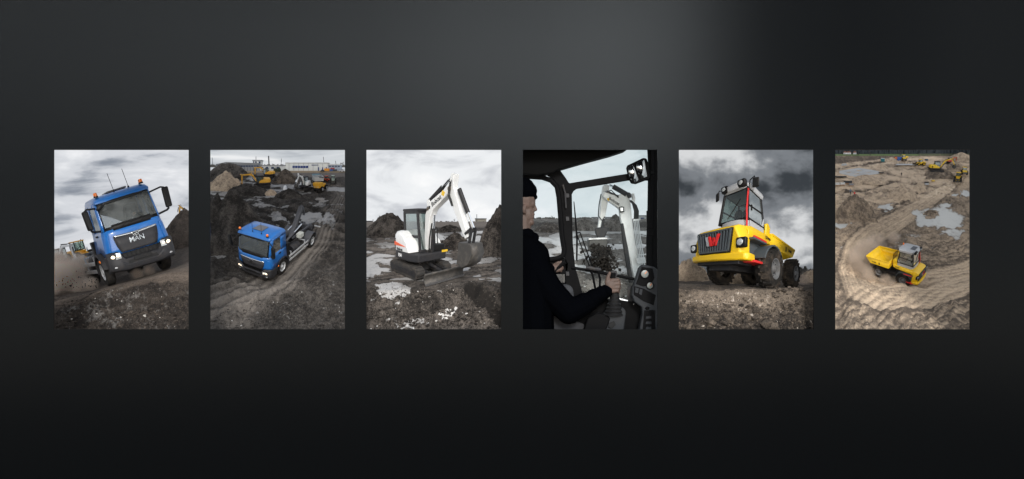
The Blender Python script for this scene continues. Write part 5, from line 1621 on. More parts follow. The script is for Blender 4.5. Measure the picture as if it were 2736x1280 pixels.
w_ = empty('low_white_building', 'low white building with dark windows between the two halls', 'building', at(1, 420, 158, 9.12))
adopt(slab(1, 342, 128, 508, 158, 9.12, .2, 'wall', PALEWALL), w_); adopt(slab(1, 340, 124, 510, 129, 9.1, .24, 'roof', GREYWALL), w_)
for u in (346, 379, 416, 452): adopt(slab(1, u, 135, u + 18, 148, 9.105, .03, 'window', DARKPANE), w_)
g_ = empty('white_hall', 'large white hall with a blue window band', 'building', at(1, 640, 163, 9.1))
adopt(slab(1, 508, 110, 780, 165, 9.1, .3, 'wall', paint('white_cladding', (.66, .66, .62), .7, dirt=.25, dirtcol=(.4, .4, .37))), g_); adopt(slab(1, 505, 106, 783, 111, 9.08, .34, 'roof', PALEWALL), g_)
for i in range(6): adopt(slab(1, 553 + i * 17.2, 128, 568 + i * 17.2, 142, 9.085, .03, 'window', BLUEPANE), g_)
for u in (718, 744, 768): adopt(slab(1, u, 137, u + 6, 164, 9.085, .03, 'door', BLUEPANE), g_)
adopt(slab(1, 676, 121, 720, 125, 9.085, .02, 'sign', BLUEPANE), g_)
for i in range(8): adopt(slab(1, 530 + i * 31, 112, 531.3 + i * 31, 164, 9.09, .02, 'panel_joint', GREYWALL), g_)
s2 = empty('pale_shed', 'pale blue-grey shed right of the white hall', 'building', at(1, 822, 156, 9.15))
adopt(slab(1, 782, 122, 866, 158, 9.15, .2, 'wall', paint('bluegrey_cladding', (.34, .39, .46), .7)), s2); adopt(slab(1, 780, 117, 868, 123, 9.13, .24, 'roof', PALEWALL), s2)
for i in range(4): adopt(slab(1, 788 + i * 19, 128, 801 + i * 19, 134, 9.135, .03, 'window', DARKPANE), s2)
for (u0, v0, u1, v1, c, lb) in ((757, 145, 791, 161, (.72, .30, .03), 'orange container before the white hall'), (792, 150, 812, 162, (.03, .10, .30), 'blue container next to the orange container'), (798, 140, 822, 150, (.35, .04, .04), 'dark red container standing on the blue containers'), (813, 150, 838, 162, (.05, .06, .07), 'black container right of the blue container')):
    o = empty('container', lb, 'container', at(1, (u0 + u1) / 2, v1, 8.97), 'containers before the halls')
    mt_ = paint('container_%d' % u0, c, .5, dirt=.3)
    adopt(slab(1, u0, v0, u1, v1, 8.97, .08, 'body', mt_, bevel=.004), o)
    for i in range(4): adopt(slab(1, u0 + (u1 - u0) * (i + .5) / 4 - .8, v0 + 1, u0 + (u1 - u0) * (i + .5) / 4 + .8, v1 - 1, 8.962, .01, 'rib', mt_), o)
def small_car(p, u, v, w, col, label, y):
    o = empty('parked_car', label, 'car', at(p, u, v, y)); mt_ = paint('car_%d' % int(u), col, .3, dirt=.2)
    adopt(trace(p, [(u - w / 2, v - 2), (u - w / 2, v - w * .2), (u - w * .3, v - w * .24), (u - w * .2, v - w * .42), (u + w * .24, v - w * .42), (u + w * .36, v - w * .24), (u + w / 2, v - w * .2), (u + w / 2, v - 2)], y, .09, 'body', mt_, bevel=.006), o)
    adopt(trace(p, [(u - w * .25, v - w * .25), (u - w * .17, v - w * .38), (u + w * .2, v - w * .38), (u + w * .3, v - w * .25)], y - .004, .02, 'window', DARKPANE), o)
    for k in (-.3, .3):
        c = at(p, u + w * k, v - w * .08, y - .006); r = w * .09 * unit(y); adopt(MB().lathe([(0, .001), (0, r), (.03, r), (.03, .001)], c, 'y', 12).build('wheel', RUBBER), o)
small_car(1, 745, 165, 30, (.02, .022, .025), 'dark car parked at the corner of the white hall', 8.93)
small_car(1, 872, 166, 38, (.6, .6, .6), 'white van parked at the right edge below the shed', 8.93)
thicket(1, 440, 476, 163, 26, 8.96, paint('dark_bush', (.022, .03, .016), .9), 'hedge', 3, 30, .05)
bare_tree(1, 481, 130, 64, 'slim tall bare poplar between the low white building and white hall', y=9.45, spread=.35, seed=3, upright=True)
TREE_SAYS = ['small bare tree beside the pale tower block', 'low bare tree halfway between the tower and the floodlight mast', 'bare tree just right of the thick floodlight mast', 'low bare tree second to the right of the floodlight mast',
             'bare tree close left of the tall poplar', 'bare tree on the left of the clump at the right end of the skyline', 'tallest bare tree of the clump right of the pale shed', 'bare tree at the right edge of the yard skyline', 'small bare tree above the roof of the pale shed']
for i, (u, hh) in enumerate(((370, 24), (385, 18), (421, 26), (440, 20), (462, 24), (862, 36), (874, 44), (885, 38), (845, 26))):
    bare_tree(1, u, 132, hh, TREE_SAYS[i], y=9.4 + .02 * i, spread=.7, seed=20 + i, group='bare trees on the skyline', levels=3)
for u, t, bt_, lb in ((36, 75, 118, 'thin mast at the left edge of the yard skyline'), (399, 64, 128, 'thick grey floodlight mast left of the poplar'), (752, 70, 110, 'thin aerial on the white hall roof'), (830, 96, 120, 'short aerial over the pale shed')):
    tag(MB().tube([at(1, u + 3, bt_, 9.4), at(1, u, t, 9.4)], .022 if u == 399 else .009, 5).build('mast', TRIM), lb, 'mast')
thicket(1, -30, 950, 134, 18, 9.42, TWIGS, 'treeline', 6, 300, .08, 1.6)
build_rubble(1, strew(1100, -20, 930, 800, 1200, 2.5, 11, 15, .9, lambda u, v: abs(v - 1030 + (u - 100) * .42) > 60 or u > 560) + strew(250, -20, 400, 560, 700, 2, 6, 16) + strew(200, 560, 920, 560, 900, 2, 6, 17), MUD2, seed=5, tone=.22, palefrac=.02)

# ------------------------------------------------------------------ third opening: around the white mini excavator
build_mound(2, 165, 585, 320, 140, MUD3, 'dark earth mound left behind the white mini excavator', 1.25, .4, 21, tone=.26, peaks=[(.15, .5, 1.0)])
build_mound(2, 885, 700, 300, 290, MUD3, 'large dark earth bank at the right behind the excavator bucket', 1.35, .6, 22, tone=.2, rough=.12, skew=.1)
build_mound(2, 590, 668, 230, 92, MUD3, 'cloddy spoil heap beneath the excavator arm', 1.3, .35, 23, tone=.12, rough=.3)
build_mound(2, 560, 552, 160, 38, MUD3, 'low dark spoil bank far behind the excavator arm', 1.7, .3, 24, tone=.18)
band = slab(2, -30, 494, 950, 540, 9.05, .08, 'grass_bank', DRYGRASS); tag(band, kind='structure')
thicket(2, -30, 950, 500, 18, 9.3, TWIGS, 'treeline', 9, 300, .2, 2.0)
bare_tree(2, 66, 492, 30, 'bare tree on the skyline left of the dark mound', y=9.35, seed=31, spread=.8)
bare_tree(2, 590, 492, 34, 'bare tree on the skyline under the boom', y=9.35, seed=32, spread=.8)
bd = empty('beige_shed', 'long beige shed far behind the right earth bank', 'building', at(2, 760, 490, 9.4))
adopt(slab(2, 724, 470, 796, 495, 9.4, .1, 'wall', paint('beige_cladding', (.5, .46, .38), .7)), bd); adopt(slab(2, 722, 466, 798, 471, 9.38, .14, 'roof', GREYWALL), bd)
bd = empty('dark_shed', 'small blue-grey shed at the left end of the skyline', 'building', at(2, 40, 494, 9.4))
adopt(slab(2, 20, 486, 56, 497, 9.38, .1, 'wall', GREYWALL), bd); adopt(slab(2, 18, 482, 58, 487, 9.36, .14, 'roof', TRIM), bd)
for u, t, lb in ((107, 448, 'thin pole on the skyline left of the excavator cab'), (735, 440, 'thin pole beside the beige shed')): tag(MB().tube([at(2, u, 500, 9.4), at(2, u, t, 9.4)], .01, 5).build('mast', TRIM), lb, 'mast')
build_rubble(2, strew(1700, -20, 930, 870, 1200, 3, 17, 25, .9, lambda u, v: not (640 < u and v > 960 and abs((v - 930) - (u - 700) * .8) < 50)) + strew(260, 520, 700, 585, 690, 3, 8, 26) + strew(160, 740, 930, 600, 740, 3, 9, 27) + strew(40, 40, 860, 920, 1190, 16, 32, 28), MUD3, seed=6, tone=.18, palefrac=.02)

# ------------------------------------------------------------------ fifth opening: around the tall dumper
build_mound(4, 95, 872, 270, 118, SAND6, 'pale sand mound left of the tall dumper', 1.35, .4, 41, tone=.55, rough=.25, peaks=[(-.2, .5, 1.0)])
build_mound(4, 425, 888, 170, 58, SAND6, 'low sand heap seen between the dumper wheels', 1.3, .4, 42, tone=.6)
build_mound(4, 880, 885, 190, 68, SAND6, 'low sand heap at the right edge behind the rear wheel', 1.3, .4, 43, tone=.6)
thicket(4, 700, 950, 850, 78, 9.1, TWIGS, 'treeline', 12, 150, .3, .6)
thicket(4, 160, 480, 845, 34, 9.2, TWIGS, 'treeline', 13, 90, .3, .8)
dust_cloud(4, [(740, 880, 3.0, 50), (820, 870, 3.2, 55), (880, 850, 4.5, 60), (700, 895, 2.3, 25)], 'dust', (.7, .58, .5), 4.0, 7.0, 2.6)
build_rubble(4, strew(1500, -20, 930, 900, 1200, 2.5, 17, 45, 1.0) + strew(150, 0, 900, 880, 925, 3, 7, 46) + strew(56, 20, 900, 960, 1190, 18, 50, 47) + strew(26, 560, 880, 940, 1060, 14, 32, 48), MUD5, seed=8, tone=.35, palefrac=.02, flat=.75)

# ------------------------------------------------------------------ fourth opening: from inside the cab of a white excavator
MATTE = paint('cab_black', (.003, .003, .0034), .6, dirt=.0, spec=.07)
HEADLINER = paint('headliner', (.003, .003, .003), .95, dirt=.0, spec=.1)
CONSOLE = paint('console_grey', (.026, .028, .031), .65, dirt=.1, bump=.1, spec=.15)
BELLOWS = paint('bellows_rubber', (.006, .006, .0065), .6, dirt=.0, spec=.25)
WOOL = paint('navy_wool', (.0012, .0014, .0020), 1.0, dirt=.0, bump=.3, spec=.0)
MIRROR = paint('mirror_glass', (.6, .6, .6), .05, metal=1.0, dirt=.0)
CLEARGLASS = glass('clear_glass', (.93, .96, .96), .985)
P4 = 3
cabin = empty('excavator', 'white excavator seen from inside its black cab, boom and bucket out in front', 'excavator', at(P4, 458, 1100, 1.5))


def A(o, par=None):
    par = par or cabin
    o.parent = par
    o.matrix_parent_inverse = Matrix.Translation(par.location).inverted() if par.type == 'EMPTY' else Matrix.Identity(4)
    return o


def tb(pts, r, n=10):
    m = MB(); m.tube([at(P4, u, v, y) for u, v, y in pts], [unit(y) * r for u, v, y in pts] if not isinstance(r, list) else [unit(q[2]) * w for q, w in zip(pts, r)], n); return m


# roof lining, frame and glass
A(trace(P4, [(-36, -60), (760, -60), (700, 22), (600, 55), (420, 103), (250, 152), (215, 172), (120, 186), (-36, 180)], .5, .95, 'headliner', HEADLINER, bevel=.03))
A(trace(P4, [(232, 150), (262, 152), (300, 205), (322, 240), (700, 178), (842, 168), (842, 222), (705, 222), (560, 246), (372, 276), (352, 290), (340, 312), (346, 620), (360, 770), (420, 990), (300, 990), (292, 700), (272, 480), (262, 330), (252, 262), (215, 208), (180, 190), (200, 165)], 1.0, .16, 'front_frame', MATTE, bevel=.02))
A(tb([(-30, 196, .95), (60, 197, .95), (150, 203, .95), (205, 222, .95), (243, 262, .95), (256, 330, .95), (266, 450, .95), (276, 580, .95), (290, 670, .95), (284, 705, .95), (255, 722, .95), (160, 738, .95), (-30, 760, .95)], 17).build('side_window_frame', MATTE))
A(tb([(842, -20, 1.0), (850, 120, 1.0), (846, 400, 1.0), (838, 620, 1.0), (838, 800, 1.0), (860, 1000, 1.0)], 20).build('side_pillar', MATTE))
A(trace(P4, [(842, -40), (930, -40), (930, 820), (842, 800)], 1.0, .15, 'right_wall', MATTE, bevel=.01))
A(trace(P4, [(822, 418), (850, 412), (850, 490), (824, 488)], .9, .1, 'latch', MATTE, bevel=.01)); A(trace(P4, [(824, 532), (868, 530), (868, 580), (826, 576)], .9, .1, 'latch', MATTE, bevel=.01))
A(tb([(338, 783, .98), (470, 806, .98), (640, 838, .98), (760, 862, .98)], 10).build('cross_bar', MATTE))
A(tb([(282, 250, .9), (296, 300, .9), (302, 400, .9)], 6).build('rail', CHASSIS))
for v in (318, 468, 822): A(trace(P4, [(300, v - 14), (322, v - 12), (324, v + 14), (302, v + 16)], .96, .06, 'hinge', CHASSIS, bevel=.008))
g = MB(); g.add([at(P4, 330, 240, 1.18), at(P4, 845, 200, 1.17), at(P4, 845, 1000, 1.75), at(P4, 345, 1000, 1.75)], [(0, 1, 2, 3)]); A(g.build('windscreen', CLEARGLASS))
g = MB(); g.add([at(P4, 245, 150, 1.1), at(P4, 700, 10, .9), at(P4, 850, 10, .9), at(P4, 850, 190, 1.16), at(P4, 320, 250, 1.17)], [(0, 1, 2, 3, 4)]); A(g.build('roof_window', CLEARGLASS))
A(trace(P4, [(-36, 745), (165, 735), (215, 728), (300, 720), (318, 760), (314, 800), (296, 826), (240, 826), (225, 880), (296, 880), (330, 990), (-36, 1040)], 1.0, .14, 'lower_side_panel', MATTE, bevel=.015))
A(trace(P4, [(-36, 985), (330, 975), (420, 990), (560, 985), (700, 1000), (930, 1010), (930, 1330), (-36, 1330)], 1.02, .12, 'floor_panel', MATTE))
# wiper, pedals levers
wp = A(tb([(353, 358, 1.0), (364, 480, 1.0), (373, 600, 1.0), (371, 738, 1.0)], [3, 6, 7, 6], 6).build('wiper', MATTE)); 
A(tb([(372, 560, 1.0), (392, 556, 1.0), (440, 690, 1.0), (475, 785, 1.0)], 4.5, 6).build('wiper_arm', MATTE), wp); A(tb([(374, 575, 1.0), (410, 670, 1.0), (455, 778, 1.0)], 4, 6).build('wiper_arm', MATTE), wp)
for a, b, c in ((455, 788, 490), (500, 796, 518)):
    l = A(tb([(a + 5, b, .85), (a + 22, b + 60, .88), (c + (2 if a < 480 else 0), 925, .92)], 7, 8).build('travel_lever', MATTE))
    A(tb([(a - 24, b - 4, .85), (a + 2, b - 2, .85), (a + 26, b + 2, .85)], [11, 14, 11], 10).build('lever_grip', CHASSIS), l)
# mirror hung from the right pillar
mr = A(trace(P4, [(690, 140), (700, 124), (800, 76), (822, 80), (836, 120), (846, 190), (838, 214), (752, 246), (722, 242), (706, 210)], .82, .1, 'mirror', MATTE, bevel=.03))
for q in ([(697, 142), (735, 122), (768, 218), (752, 234), (728, 232), (714, 206)], [(745, 117), (806, 92), (824, 196), (784, 214)]):
    g = MB(); g.add([at(P4, u, v, .815 - (250 - v) * .0011) for u, v in q], [tuple(range(len(q)))]); A(g.build('mirror_glass', MIRROR, solid=.008), mr)
A(tb([(838, 170, .86), (862, 175, .95)], 14, 8).build('mirror_arm', MATTE), mr)
# instrument console
cn = A(trace(P4, [(800, 764), (868, 778), (898, 800), (930, 830), (930, 1250), (762, 1250), (796, 1080), (792, 1040), (742, 1004), (728, 960), (736, 910), (775, 790)], .5, .35, 'console', CONSOLE, bevel=.03))
A(trace(P4, [(790, 778), (860, 790), (872, 850), (845, 900), (800, 905), (752, 890)], .485, .03, 'instrument_panel', MATTE, bevel=.01), cn)
for u, v, r in ((810, 824, 31), (843, 899, 25)):
    c = at(P4, u, v, .47); R_ = r * unit(.47)
    m = MB(); m.lathe([(.0, R_), (-.02, R_), (-.025, R_ * .88), (-.004, R_ * .82), (-.004, .001)], c, 'y', 24); ga = A(m.build('gauge', MATTE), cn)
    m = MB(); m.lathe([(-.006, R_ * .78), (-.008, R_ * .74), (-.008, .001)], c, 'y', 24); A(m.build('gauge_dial', paint('gauge_dial', (.16, .17, .16), .3, dirt=.0)), ga)
    m = MB(); m.bar(c + Vector((0, -.012, 0)), c + Vector((R_ * .4, -.012, R_ * .5)), .008, .012); A(m.build('needle', ORANGE), ga)
A(trace(P4, [(742, 902), (800, 918), (880, 960), (868, 1026), (800, 1000), (738, 958)], .485, .03, 'switch_panel', MATTE, bevel=.01), cn)
for q in ([(750, 912), (772, 918), (766, 950), (746, 944)], [(778, 920), (796, 926), (790, 962), (772, 954)]): A(trace(P4, q, .465, .03, 'switch', CONSOLE, bevel=.006), cn)
A(trace(P4, [(806, 1060), (876, 1056), (878, 1190), (796, 1190)], .485, .03, 'switch_panel', MATTE, bevel=.01), cn)
for i in range(3): A(trace(P4, [(818, 1098 + 34 * i), (852, 1096 + 34 * i), (852, 1112 + 34 * i), (816, 1114 + 34 * i)], .465, .03, 'switch', CONSOLE, bevel=.006), cn)
m = MB(); m.ell(at(P4, 826, 1045, .48), (.06, .03, .045)); A(m.build('knob', MATTE), cn)
# right joystick with bellows on its pod, arm rest
A(trace(P4, [(540, 1080), (600, 1060), (672, 1040), (690, 1070), (668, 1250), (500, 1250)], .55, .3, 'control_pod', CONSOLE, bevel=.04))
m = MB(); pr = []
for i in range(13):
    t = i / 12; r = (66 - 40 * t) * (1.0 if i % 2 == 0 else .86); c = at(P4, 606 + 12 * t, 1088 - 140 * t, .62); pr.append([c + Vector((math.cos(a) * r * unit(.62), math.sin(a) * r * unit(.62), 0)) for a in np.linspace(0, 2 * math.pi, 16, endpoint=False)])
m.loft(pr); A(m.build('bellows', BELLOWS, angle=30))
js = A(tb([(616, 960, .62), (606, 900, .62), (600, 850, .60), (606, 815, .58)], [22, 22, 24, 22], 12).build('joystick', MATTE))
A(trace(P4, [(592, 806), (628, 802), (634, 832), (620, 856), (594, 852)], .53, .09, 'joystick_head', CHASSIS, bevel=.02), js)
m = MB(); m.ell(at(P4, 612, 822, .525), (.03, .02, .04)); A(m.build('thumb_button', BELLOWS), js)
lj = A(tb([(210, 868, .9), (222, 815, .88), (262, 775, .86), (296, 742, .86)], [14, 15, 17, 19], 10).build('joystick', MATTE))
A(trace(P4, [(396, 1250), (440, 1110), (500, 1074), (560, 1082), (590, 1110), (540, 1250)], .52, .2, 'arm_rest', MATTE, bevel=.04))
A(trace(P4, [(578, 1140), (612, 1130), (622, 1150), (600, 1176), (574, 1170)], .5, .04, 'rocker_switch', BELLOWS, bevel=.01))
# boom, arm and bucket outside
YB = 2.9
bo = A(trace(P4, [(752, 905), (728, 800), (690, 620), (655, 480), (645, 405), (600, 372), (558, 345), (535, 318), (545, 292), (590, 296), (640, 316), (688, 300), (716, 322), (728, 470), (752, 640), (790, 760), (818, 905)], YB, .3, 'boom', WHITE, bevel=.03))
ar4 = A(trace(P4, [(540, 254), (562, 247), (582, 252), (582, 300), (570, 372), (552, 470), (536, 580), (505, 585), (508, 520), (522, 420), (530, 320)], YB + .25, .22, 'arm', WHITE, bevel=.025))
cy = A(tb([(606, 262, YB + .1), (650, 287, YB + .05), (692, 312, YB)], 17).build('arm_cylinder', CHASSIS)); A(tb([(583, 252, YB + .15), (608, 264, YB + .1)], 8).build('piston_rod', CHROME), cy)
A(trace(P4, [(690, 305), (706, 296), (722, 306), (726, 332), (704, 338)], YB - .1, .4, 'cylinder_bracket', CHASSIS, bevel=.03)); A(trace(P4, [(726, 306), (742, 304), (750, 340), (748, 372), (730, 372)], YB + .1, .15, 'boom_ear', WHITE, bevel=.02))
wl = A(trace(P4, [(645, 392), (674, 390), (678, 426), (650, 430)], YB - .12, .12, 'work_lamp', MATTE, bevel=.02)); A(trace(P4, [(650, 397), (670, 396), (672, 420), (654, 423)], YB - .135, .03, 'lamp_lens', LENS, bevel=.01), wl)
for i in range(4):
    A(tb([(712 + 3 * i, 352, YB - .06), (730 + 8 * i, 370 + 4 * i, YB - .12), (744 + 8 * i, 420, YB - .12), (742 + 8 * i, 470, YB - .08)], 4.5, 6).build('hose', HOSE), bo)
    A(tb([(738 + 10 * i, 478, YB - .05), (752 + 10 * i, 600, YB - .04), (768 + 12 * i, 725, YB - .03), (772 + 12 * i, 770, YB - .03)], 3.6, 6).build('hydraulic_pipe', ALU), bo)
A(trace(P4, [(734, 474), (780, 468), (782, 478), (736, 484)], YB - .1, .06, 'pipe_clamp', ALU), bo); A(trace(P4, [(754, 722), (812, 716), (816, 752), (760, 758)], YB - .1, .06, 'pipe_clamp', ALU), bo)
A(tb([(662, 500, YB - .05), (682, 640, YB - .1), (706, 790, YB - .1), (722, 880, YB - .1)], [10, 15, 15, 15]).build('boom_cylinder', CHASSIS))
for i in range(3): A(tb([(545 + 10 * i, 300, YB + .1), (552 + 20 * i, 296 - 6 * i, YB + .02), (590 + 12 * i, 306, YB - .02), (640, 322 + 6 * i, YB - .02)], 3.5, 6).build('hose', HOSE), bo)
A(tb([(528, 310, YB + .2), (515, 380, YB + .18), (510, 450, YB + .18), (535, 480, YB + .2), (552, 455, YB + .2)], 4, 6).build('hose', HOSE), ar4)
A(tb([(545, 470, YB + .12), (532, 540, YB + .1), (520, 585, YB + .1)], 9).build('bucket_cylinder', CHASSIS))
A(trace(P4, [(490, 530), (540, 520), (580, 528), (550, 590), (505, 592), (495, 560)], YB + .05, .3, 'coupler', CHASSIS, bevel=.02))
bk4 = A(trace(P4, [(448, 594), (500, 588), (568, 590), (574, 622), (560, 680), (500, 690), (456, 680), (444, 640)], YB - .05, .5, 'bucket', BUCKET, bevel=.04))
A(trace(P4, [(446, 592), (570, 588), (572, 602), (446, 606)], YB - .09, .6, 'bucket_lip', STEEL, bevel=.01), bk4)
c = lambda u, v: at(P4, u, v, YB - .012)
lettering('lettering', 'Bobcat', .13, INK, None, c(612, 356), c(640, 374) - c(585, 340), Vector((.35, 0, 1)), .006)
for o in [o for o in SC.objects if o.name.startswith('lettering') and o.parent is None]: A(o, bo)
A(trace(P4, [(566, 338), (578, 335), (584, 350), (572, 354)], YB - .012, .02, 'warning_sticker', YELLOW_MARK), bo)
A(tb([(640, 985, 1.1), (700, 1000, 1.1), (740, 1020, 1.05)], 9).build('hand_rail', ALU)); A(trace(P4, [(700, 905), (728, 900), (735, 1010), (712, 1030), (700, 990)], 1.04, .06, 'bracket', CHASSIS, bevel=.01))

# earth tumbling from the bucket
rnd_ = random.Random(9); bm_ = MB(); rr_ = rnd_
for i in range(1000):
    t = rr_.random() ** .8; u = 528 + rr_.gauss(0, 27 + 20 * t) + 10 * t; v = 640 + 165 * t + rr_.gauss(0, 8); r = (.010 + .042 * rr_.random() ** 2.2) * (1.4 - t * .6)
    bm_.ell(at(P4, u, v, YB - .1 + rr_.uniform(-.15, .25)), (r * rr_.uniform(.7, 1.3), r, r * rr_.uniform(.7, 1.3)), 6, 4, (rr_.uniform(0, 3), rr_.uniform(0, 3), 0))
tag(bm_.build('falling_earth', soil('soil_fresh', (.012, .009, .007), (.075, .055, .042), (.2, .17, .14), scale=3.0, grain=10), angle=30), kind='stuff')

# the operator: one skin under beanie, jacket and trousers
op = empty('person', 'excavator operator in black jacket and beanie holding two joysticks, seen from behind', 'person', at(P4, 60, 1150, .55))
YH = .42
def q4(u, v, y): return at(P4, u, v, y)
s4 = unit(YH)
b = MB()
b.ell(q4(22, 345, YH + .05), (86 * s4, 72 * s4, 112 * s4)); b.ell(q4(46, 440, YH + .03), (54 * s4, 52 * s4, 72 * s4)); b.ell(q4(84, 372, YH + .02), (22 * s4, 40 * s4, 30 * s4))
b.capsule(q4(94, 376, YH), q4(107, 410, YH), 9 * s4, 11 * s4); b.ell(q4(101, 412, YH), (14 * s4, 16 * s4, 10 * s4)); b.ell(q4(88, 440, YH), (14 * s4, 26 * s4, 9 * s4)); b.ell(q4(86, 456, YH), (13 * s4, 26 * s4, 8 * s4)); b.ell(q4(76, 492, YH), (22 * s4, 30 * s4, 22 * s4))
b.capsule(q4(18, 470, YH + .05), q4(12, 620, YH + .05), 60 * s4, 66 * s4); b.ell(q4(30, 405, YH - .27), (17 * s4, 10 * s4, 30 * s4), rot=(0, .2, 0)); b.ell(q4(36, 425, YH - .24), (12 * s4, 9 * s4, 16 * s4))
b.capsule(q4(50, 700, YH + .1), q4(50, 1150, YH + .15), 90 * s4, 100 * s4)
b.capsule(q4(110, 770, YH - .05), q4(330, 1050, YH - .05), 60 * s4, 48 * s4); b.capsule(q4(330, 1050, YH - .05), q4(575, 925, .58), 46 * s4, 34 * s4); b.capsule(q4(120, 800, .85), q4(215, 785, .9), 30 * s4, 26 * s4)
# right hand round the joystick, thumb up
b.ell(q4(592, 898, .54), (40 * s4, 26 * s4, 46 * s4), rot=(0, .25, 0))
for i, (v, l) in enumerate(((866, 0), (890, 5), (914, 4), (936, -4))):
    b.capsule(q4(600, v, .50), q4(636 + l, v - 4, .51), 14 * s4, 13 * s4); b.capsule(q4(636 + l, v - 4, .51), q4(644 + l, v + 4, .58), 13 * s4, 11 * s4); b.capsule(q4(644 + l, v + 4, .58), q4(626 + l, v + 8, .63), 11 * s4, 10 * s4)
b.capsule(q4(566, 880, .53), q4(572, 846, .52), 16 * s4, 14 * s4); b.capsule(q4(572, 846, .52), q4(584, 818, .52), 13 * s4, 10 * s4)
# left hand on the far joystick
b.ell(q4(225, 785, .88), (30 * s4, 20 * s4, 28 * s4), rot=(0, .5, 0))
for i, (u, v, u2, v2) in enumerate(((236, 764, 272, 746), (246, 776, 280, 758), (248, 792, 278, 776), (244, 806, 268, 794))):
    b.capsule(q4(u, v, .85), q4(u2, v2, .84), 11 * s4, 9 * s4); b.capsule(q4(u2, v2, .84), q4(u2 + 2, v2 + 14, .87), 9 * s4, 8 * s4)
b.capsule(q4(220, 770, .85), q4(252, 748, .82), 10 * s4, 8 * s4)
A(remeshed(b, 'body', paint('operator_skin_shaded', (.075, .048, .037), .6, dirt=.12, dirtcol=(.40, .2, .15)), None, .02, 2), op)  # skin colour darkened to carry the shade on the face
j = MB()
j.capsule(q4(75, 720, YH + .12), q4(85, 1280, YH + .12), 125 * s4, 150 * s4); j.capsule(q4(40, 650, YH + .08), q4(60, 760, YH + .05), 95 * s4, 110 * s4)
j.capsule(q4(100, 770, YH - .02), q4(190, 930, YH - .05), 92 * s4, 95 * s4); j.capsule(q4(190, 930, YH - .05), q4(320, 1065, YH - .05), 96 * s4, 84 * s4); j.capsule(q4(320, 1065, YH - .05), q4(440, 1010, YH + .02), 84 * s4, 66 * s4); j.capsule(q4(440, 1010, YH + .02), q4(566, 932, .57), 66 * s4, 44 * s4)
for t in (.15, .4, .65, .85): j.ell(q4(320 + 246 * t, 1065 - 133 * t, YH + .1 * t - .04), ((78 - 36 * t) * s4, (84 - 34 * t) * s4, (82 - 34 * t) * s4), 12, 8)
j.capsule(q4(60, 800, .7), q4(200, 790, .88), 70 * s4, 36 * s4)
j.capsule(q4(20, 600, YH + .05), q4(96, 590, YH - .02), 66 * s4, 34 * s4); j.capsule(q4(96, 596, YH - .02), q4(122, 588, YH), 22 * s4, 9 * s4); j.capsule(q4(0, 560, YH), q4(60, 570, YH - .1), 60 * s4, 40 * s4)
A(remeshed(j, 'jacket', WOOL, None, .026, 3), op)
h = MB(); h.ell(q4(18, 292, YH + .05), (92 * s4, 80 * s4, 96 * s4)); h.capsule(q4(-40, 372, YH - .15), q4(104, 330, YH + .0), 34 * s4, 16 * s4); h.capsule(q4(-40, 372, YH + .1), q4(104, 330, YH + .06), 34 * s4, 16 * s4); h.ell(q4(40, 290, YH + .03), (78 * s4, 76 * s4, 66 * s4))
A(remeshed(h, 'beanie', WOOL, None, .022, 3), op)
t = MB(); t.capsule(q4(120, 1060, .75), q4(300, 940, .9), 74 * s4, 52 * s4); t.capsule(q4(300, 940, .9), q4(330, 1100, .95), 52 * s4, 44 * s4)
A(remeshed(t, 'trousers', paint('grey_trousers', (.035, .037, .042), .9, dirt=.0), None, .03, 3), op)
A(trace(P4, [(-36, 1050), (260, 1090), (420, 1150), (420, 1330), (-36, 1330)], .75, .2, 'operator_seat', SEATFAB, bevel=.04))

# outside: heaps and skyline
build_mound(3, 425, 545, 190, 76, MUD4, 'brown earth mound left of the bucket outside the cab', 1.25, .35, 31, tone=.3, rough=.1)
build_mound(3, 625, 548, 190, 100, MUD4, 'brown earth mound between arm and boom outside the cab', 1.25, .35, 32, tone=.3, rough=.1)
build_mound(3, 190, 555, 200, 52, MUD4, 'long dark spoil bank beyond the side window', 1.7, .3, 33, tone=.12, rough=.2)
thicket(3, 0, 560, 470, 13, 9.3, TWIGS, 'treeline', 15, 200, .2, 2.2)
bare_tree(3, 212, 474, 36, 'bare tree on the skyline seen through the side window', y=9.35, seed=51, spread=.8)
wb = empty('white_shed', 'long white shed on the skyline behind the excavator arm', 'building', at(3, 520, 482, 9.2))
adopt(slab(3, 470, 461, 600, 486, 9.2, .1, 'wall', PALEWALL), wb); adopt(slab(3, 468, 457, 602, 462, 9.18, .14, 'roof', GREYWALL), wb)
for i in range(5): adopt(slab(3, 478 + 24 * i, 466, 492 + 24 * i, 476, 9.19, .02, 'window', DARKPANE), wb)
wb = empty('low_white_shed', 'low white shed with a blue door beside the right pillar', 'building', at(3, 800, 490, 9.2))
adopt(slab(3, 768, 450, 850, 482, 9.2, .1, 'wall', PALEWALL), wb); adopt(slab(3, 784, 462, 806, 482, 9.185, .03, 'door', BLUEPANE), wb); adopt(slab(3, 766, 446, 852, 451, 9.18, .14, 'roof', GREYWALL), wb)
tag(slab(3, 770, 484, 850, 504, 9.12, .04, 'timber_stack', paint('raw_timber', (.42, .24, .12), .8, dirt=.2)), 'pale orange timber stack before the low white shed', 'timber stack')
tag(slab(3, -36, 476, 950, 492, 9.1, .05, 'grass_bank', DRYGRASS), kind='structure')
build_rubble(3, strew(300, 330, 760, 780, 1000, 5, 16, 55) + strew(120, 240, 760, 620, 800, 3, 8, 56), MUD4, seed=12, tone=.3, palefrac=.15)

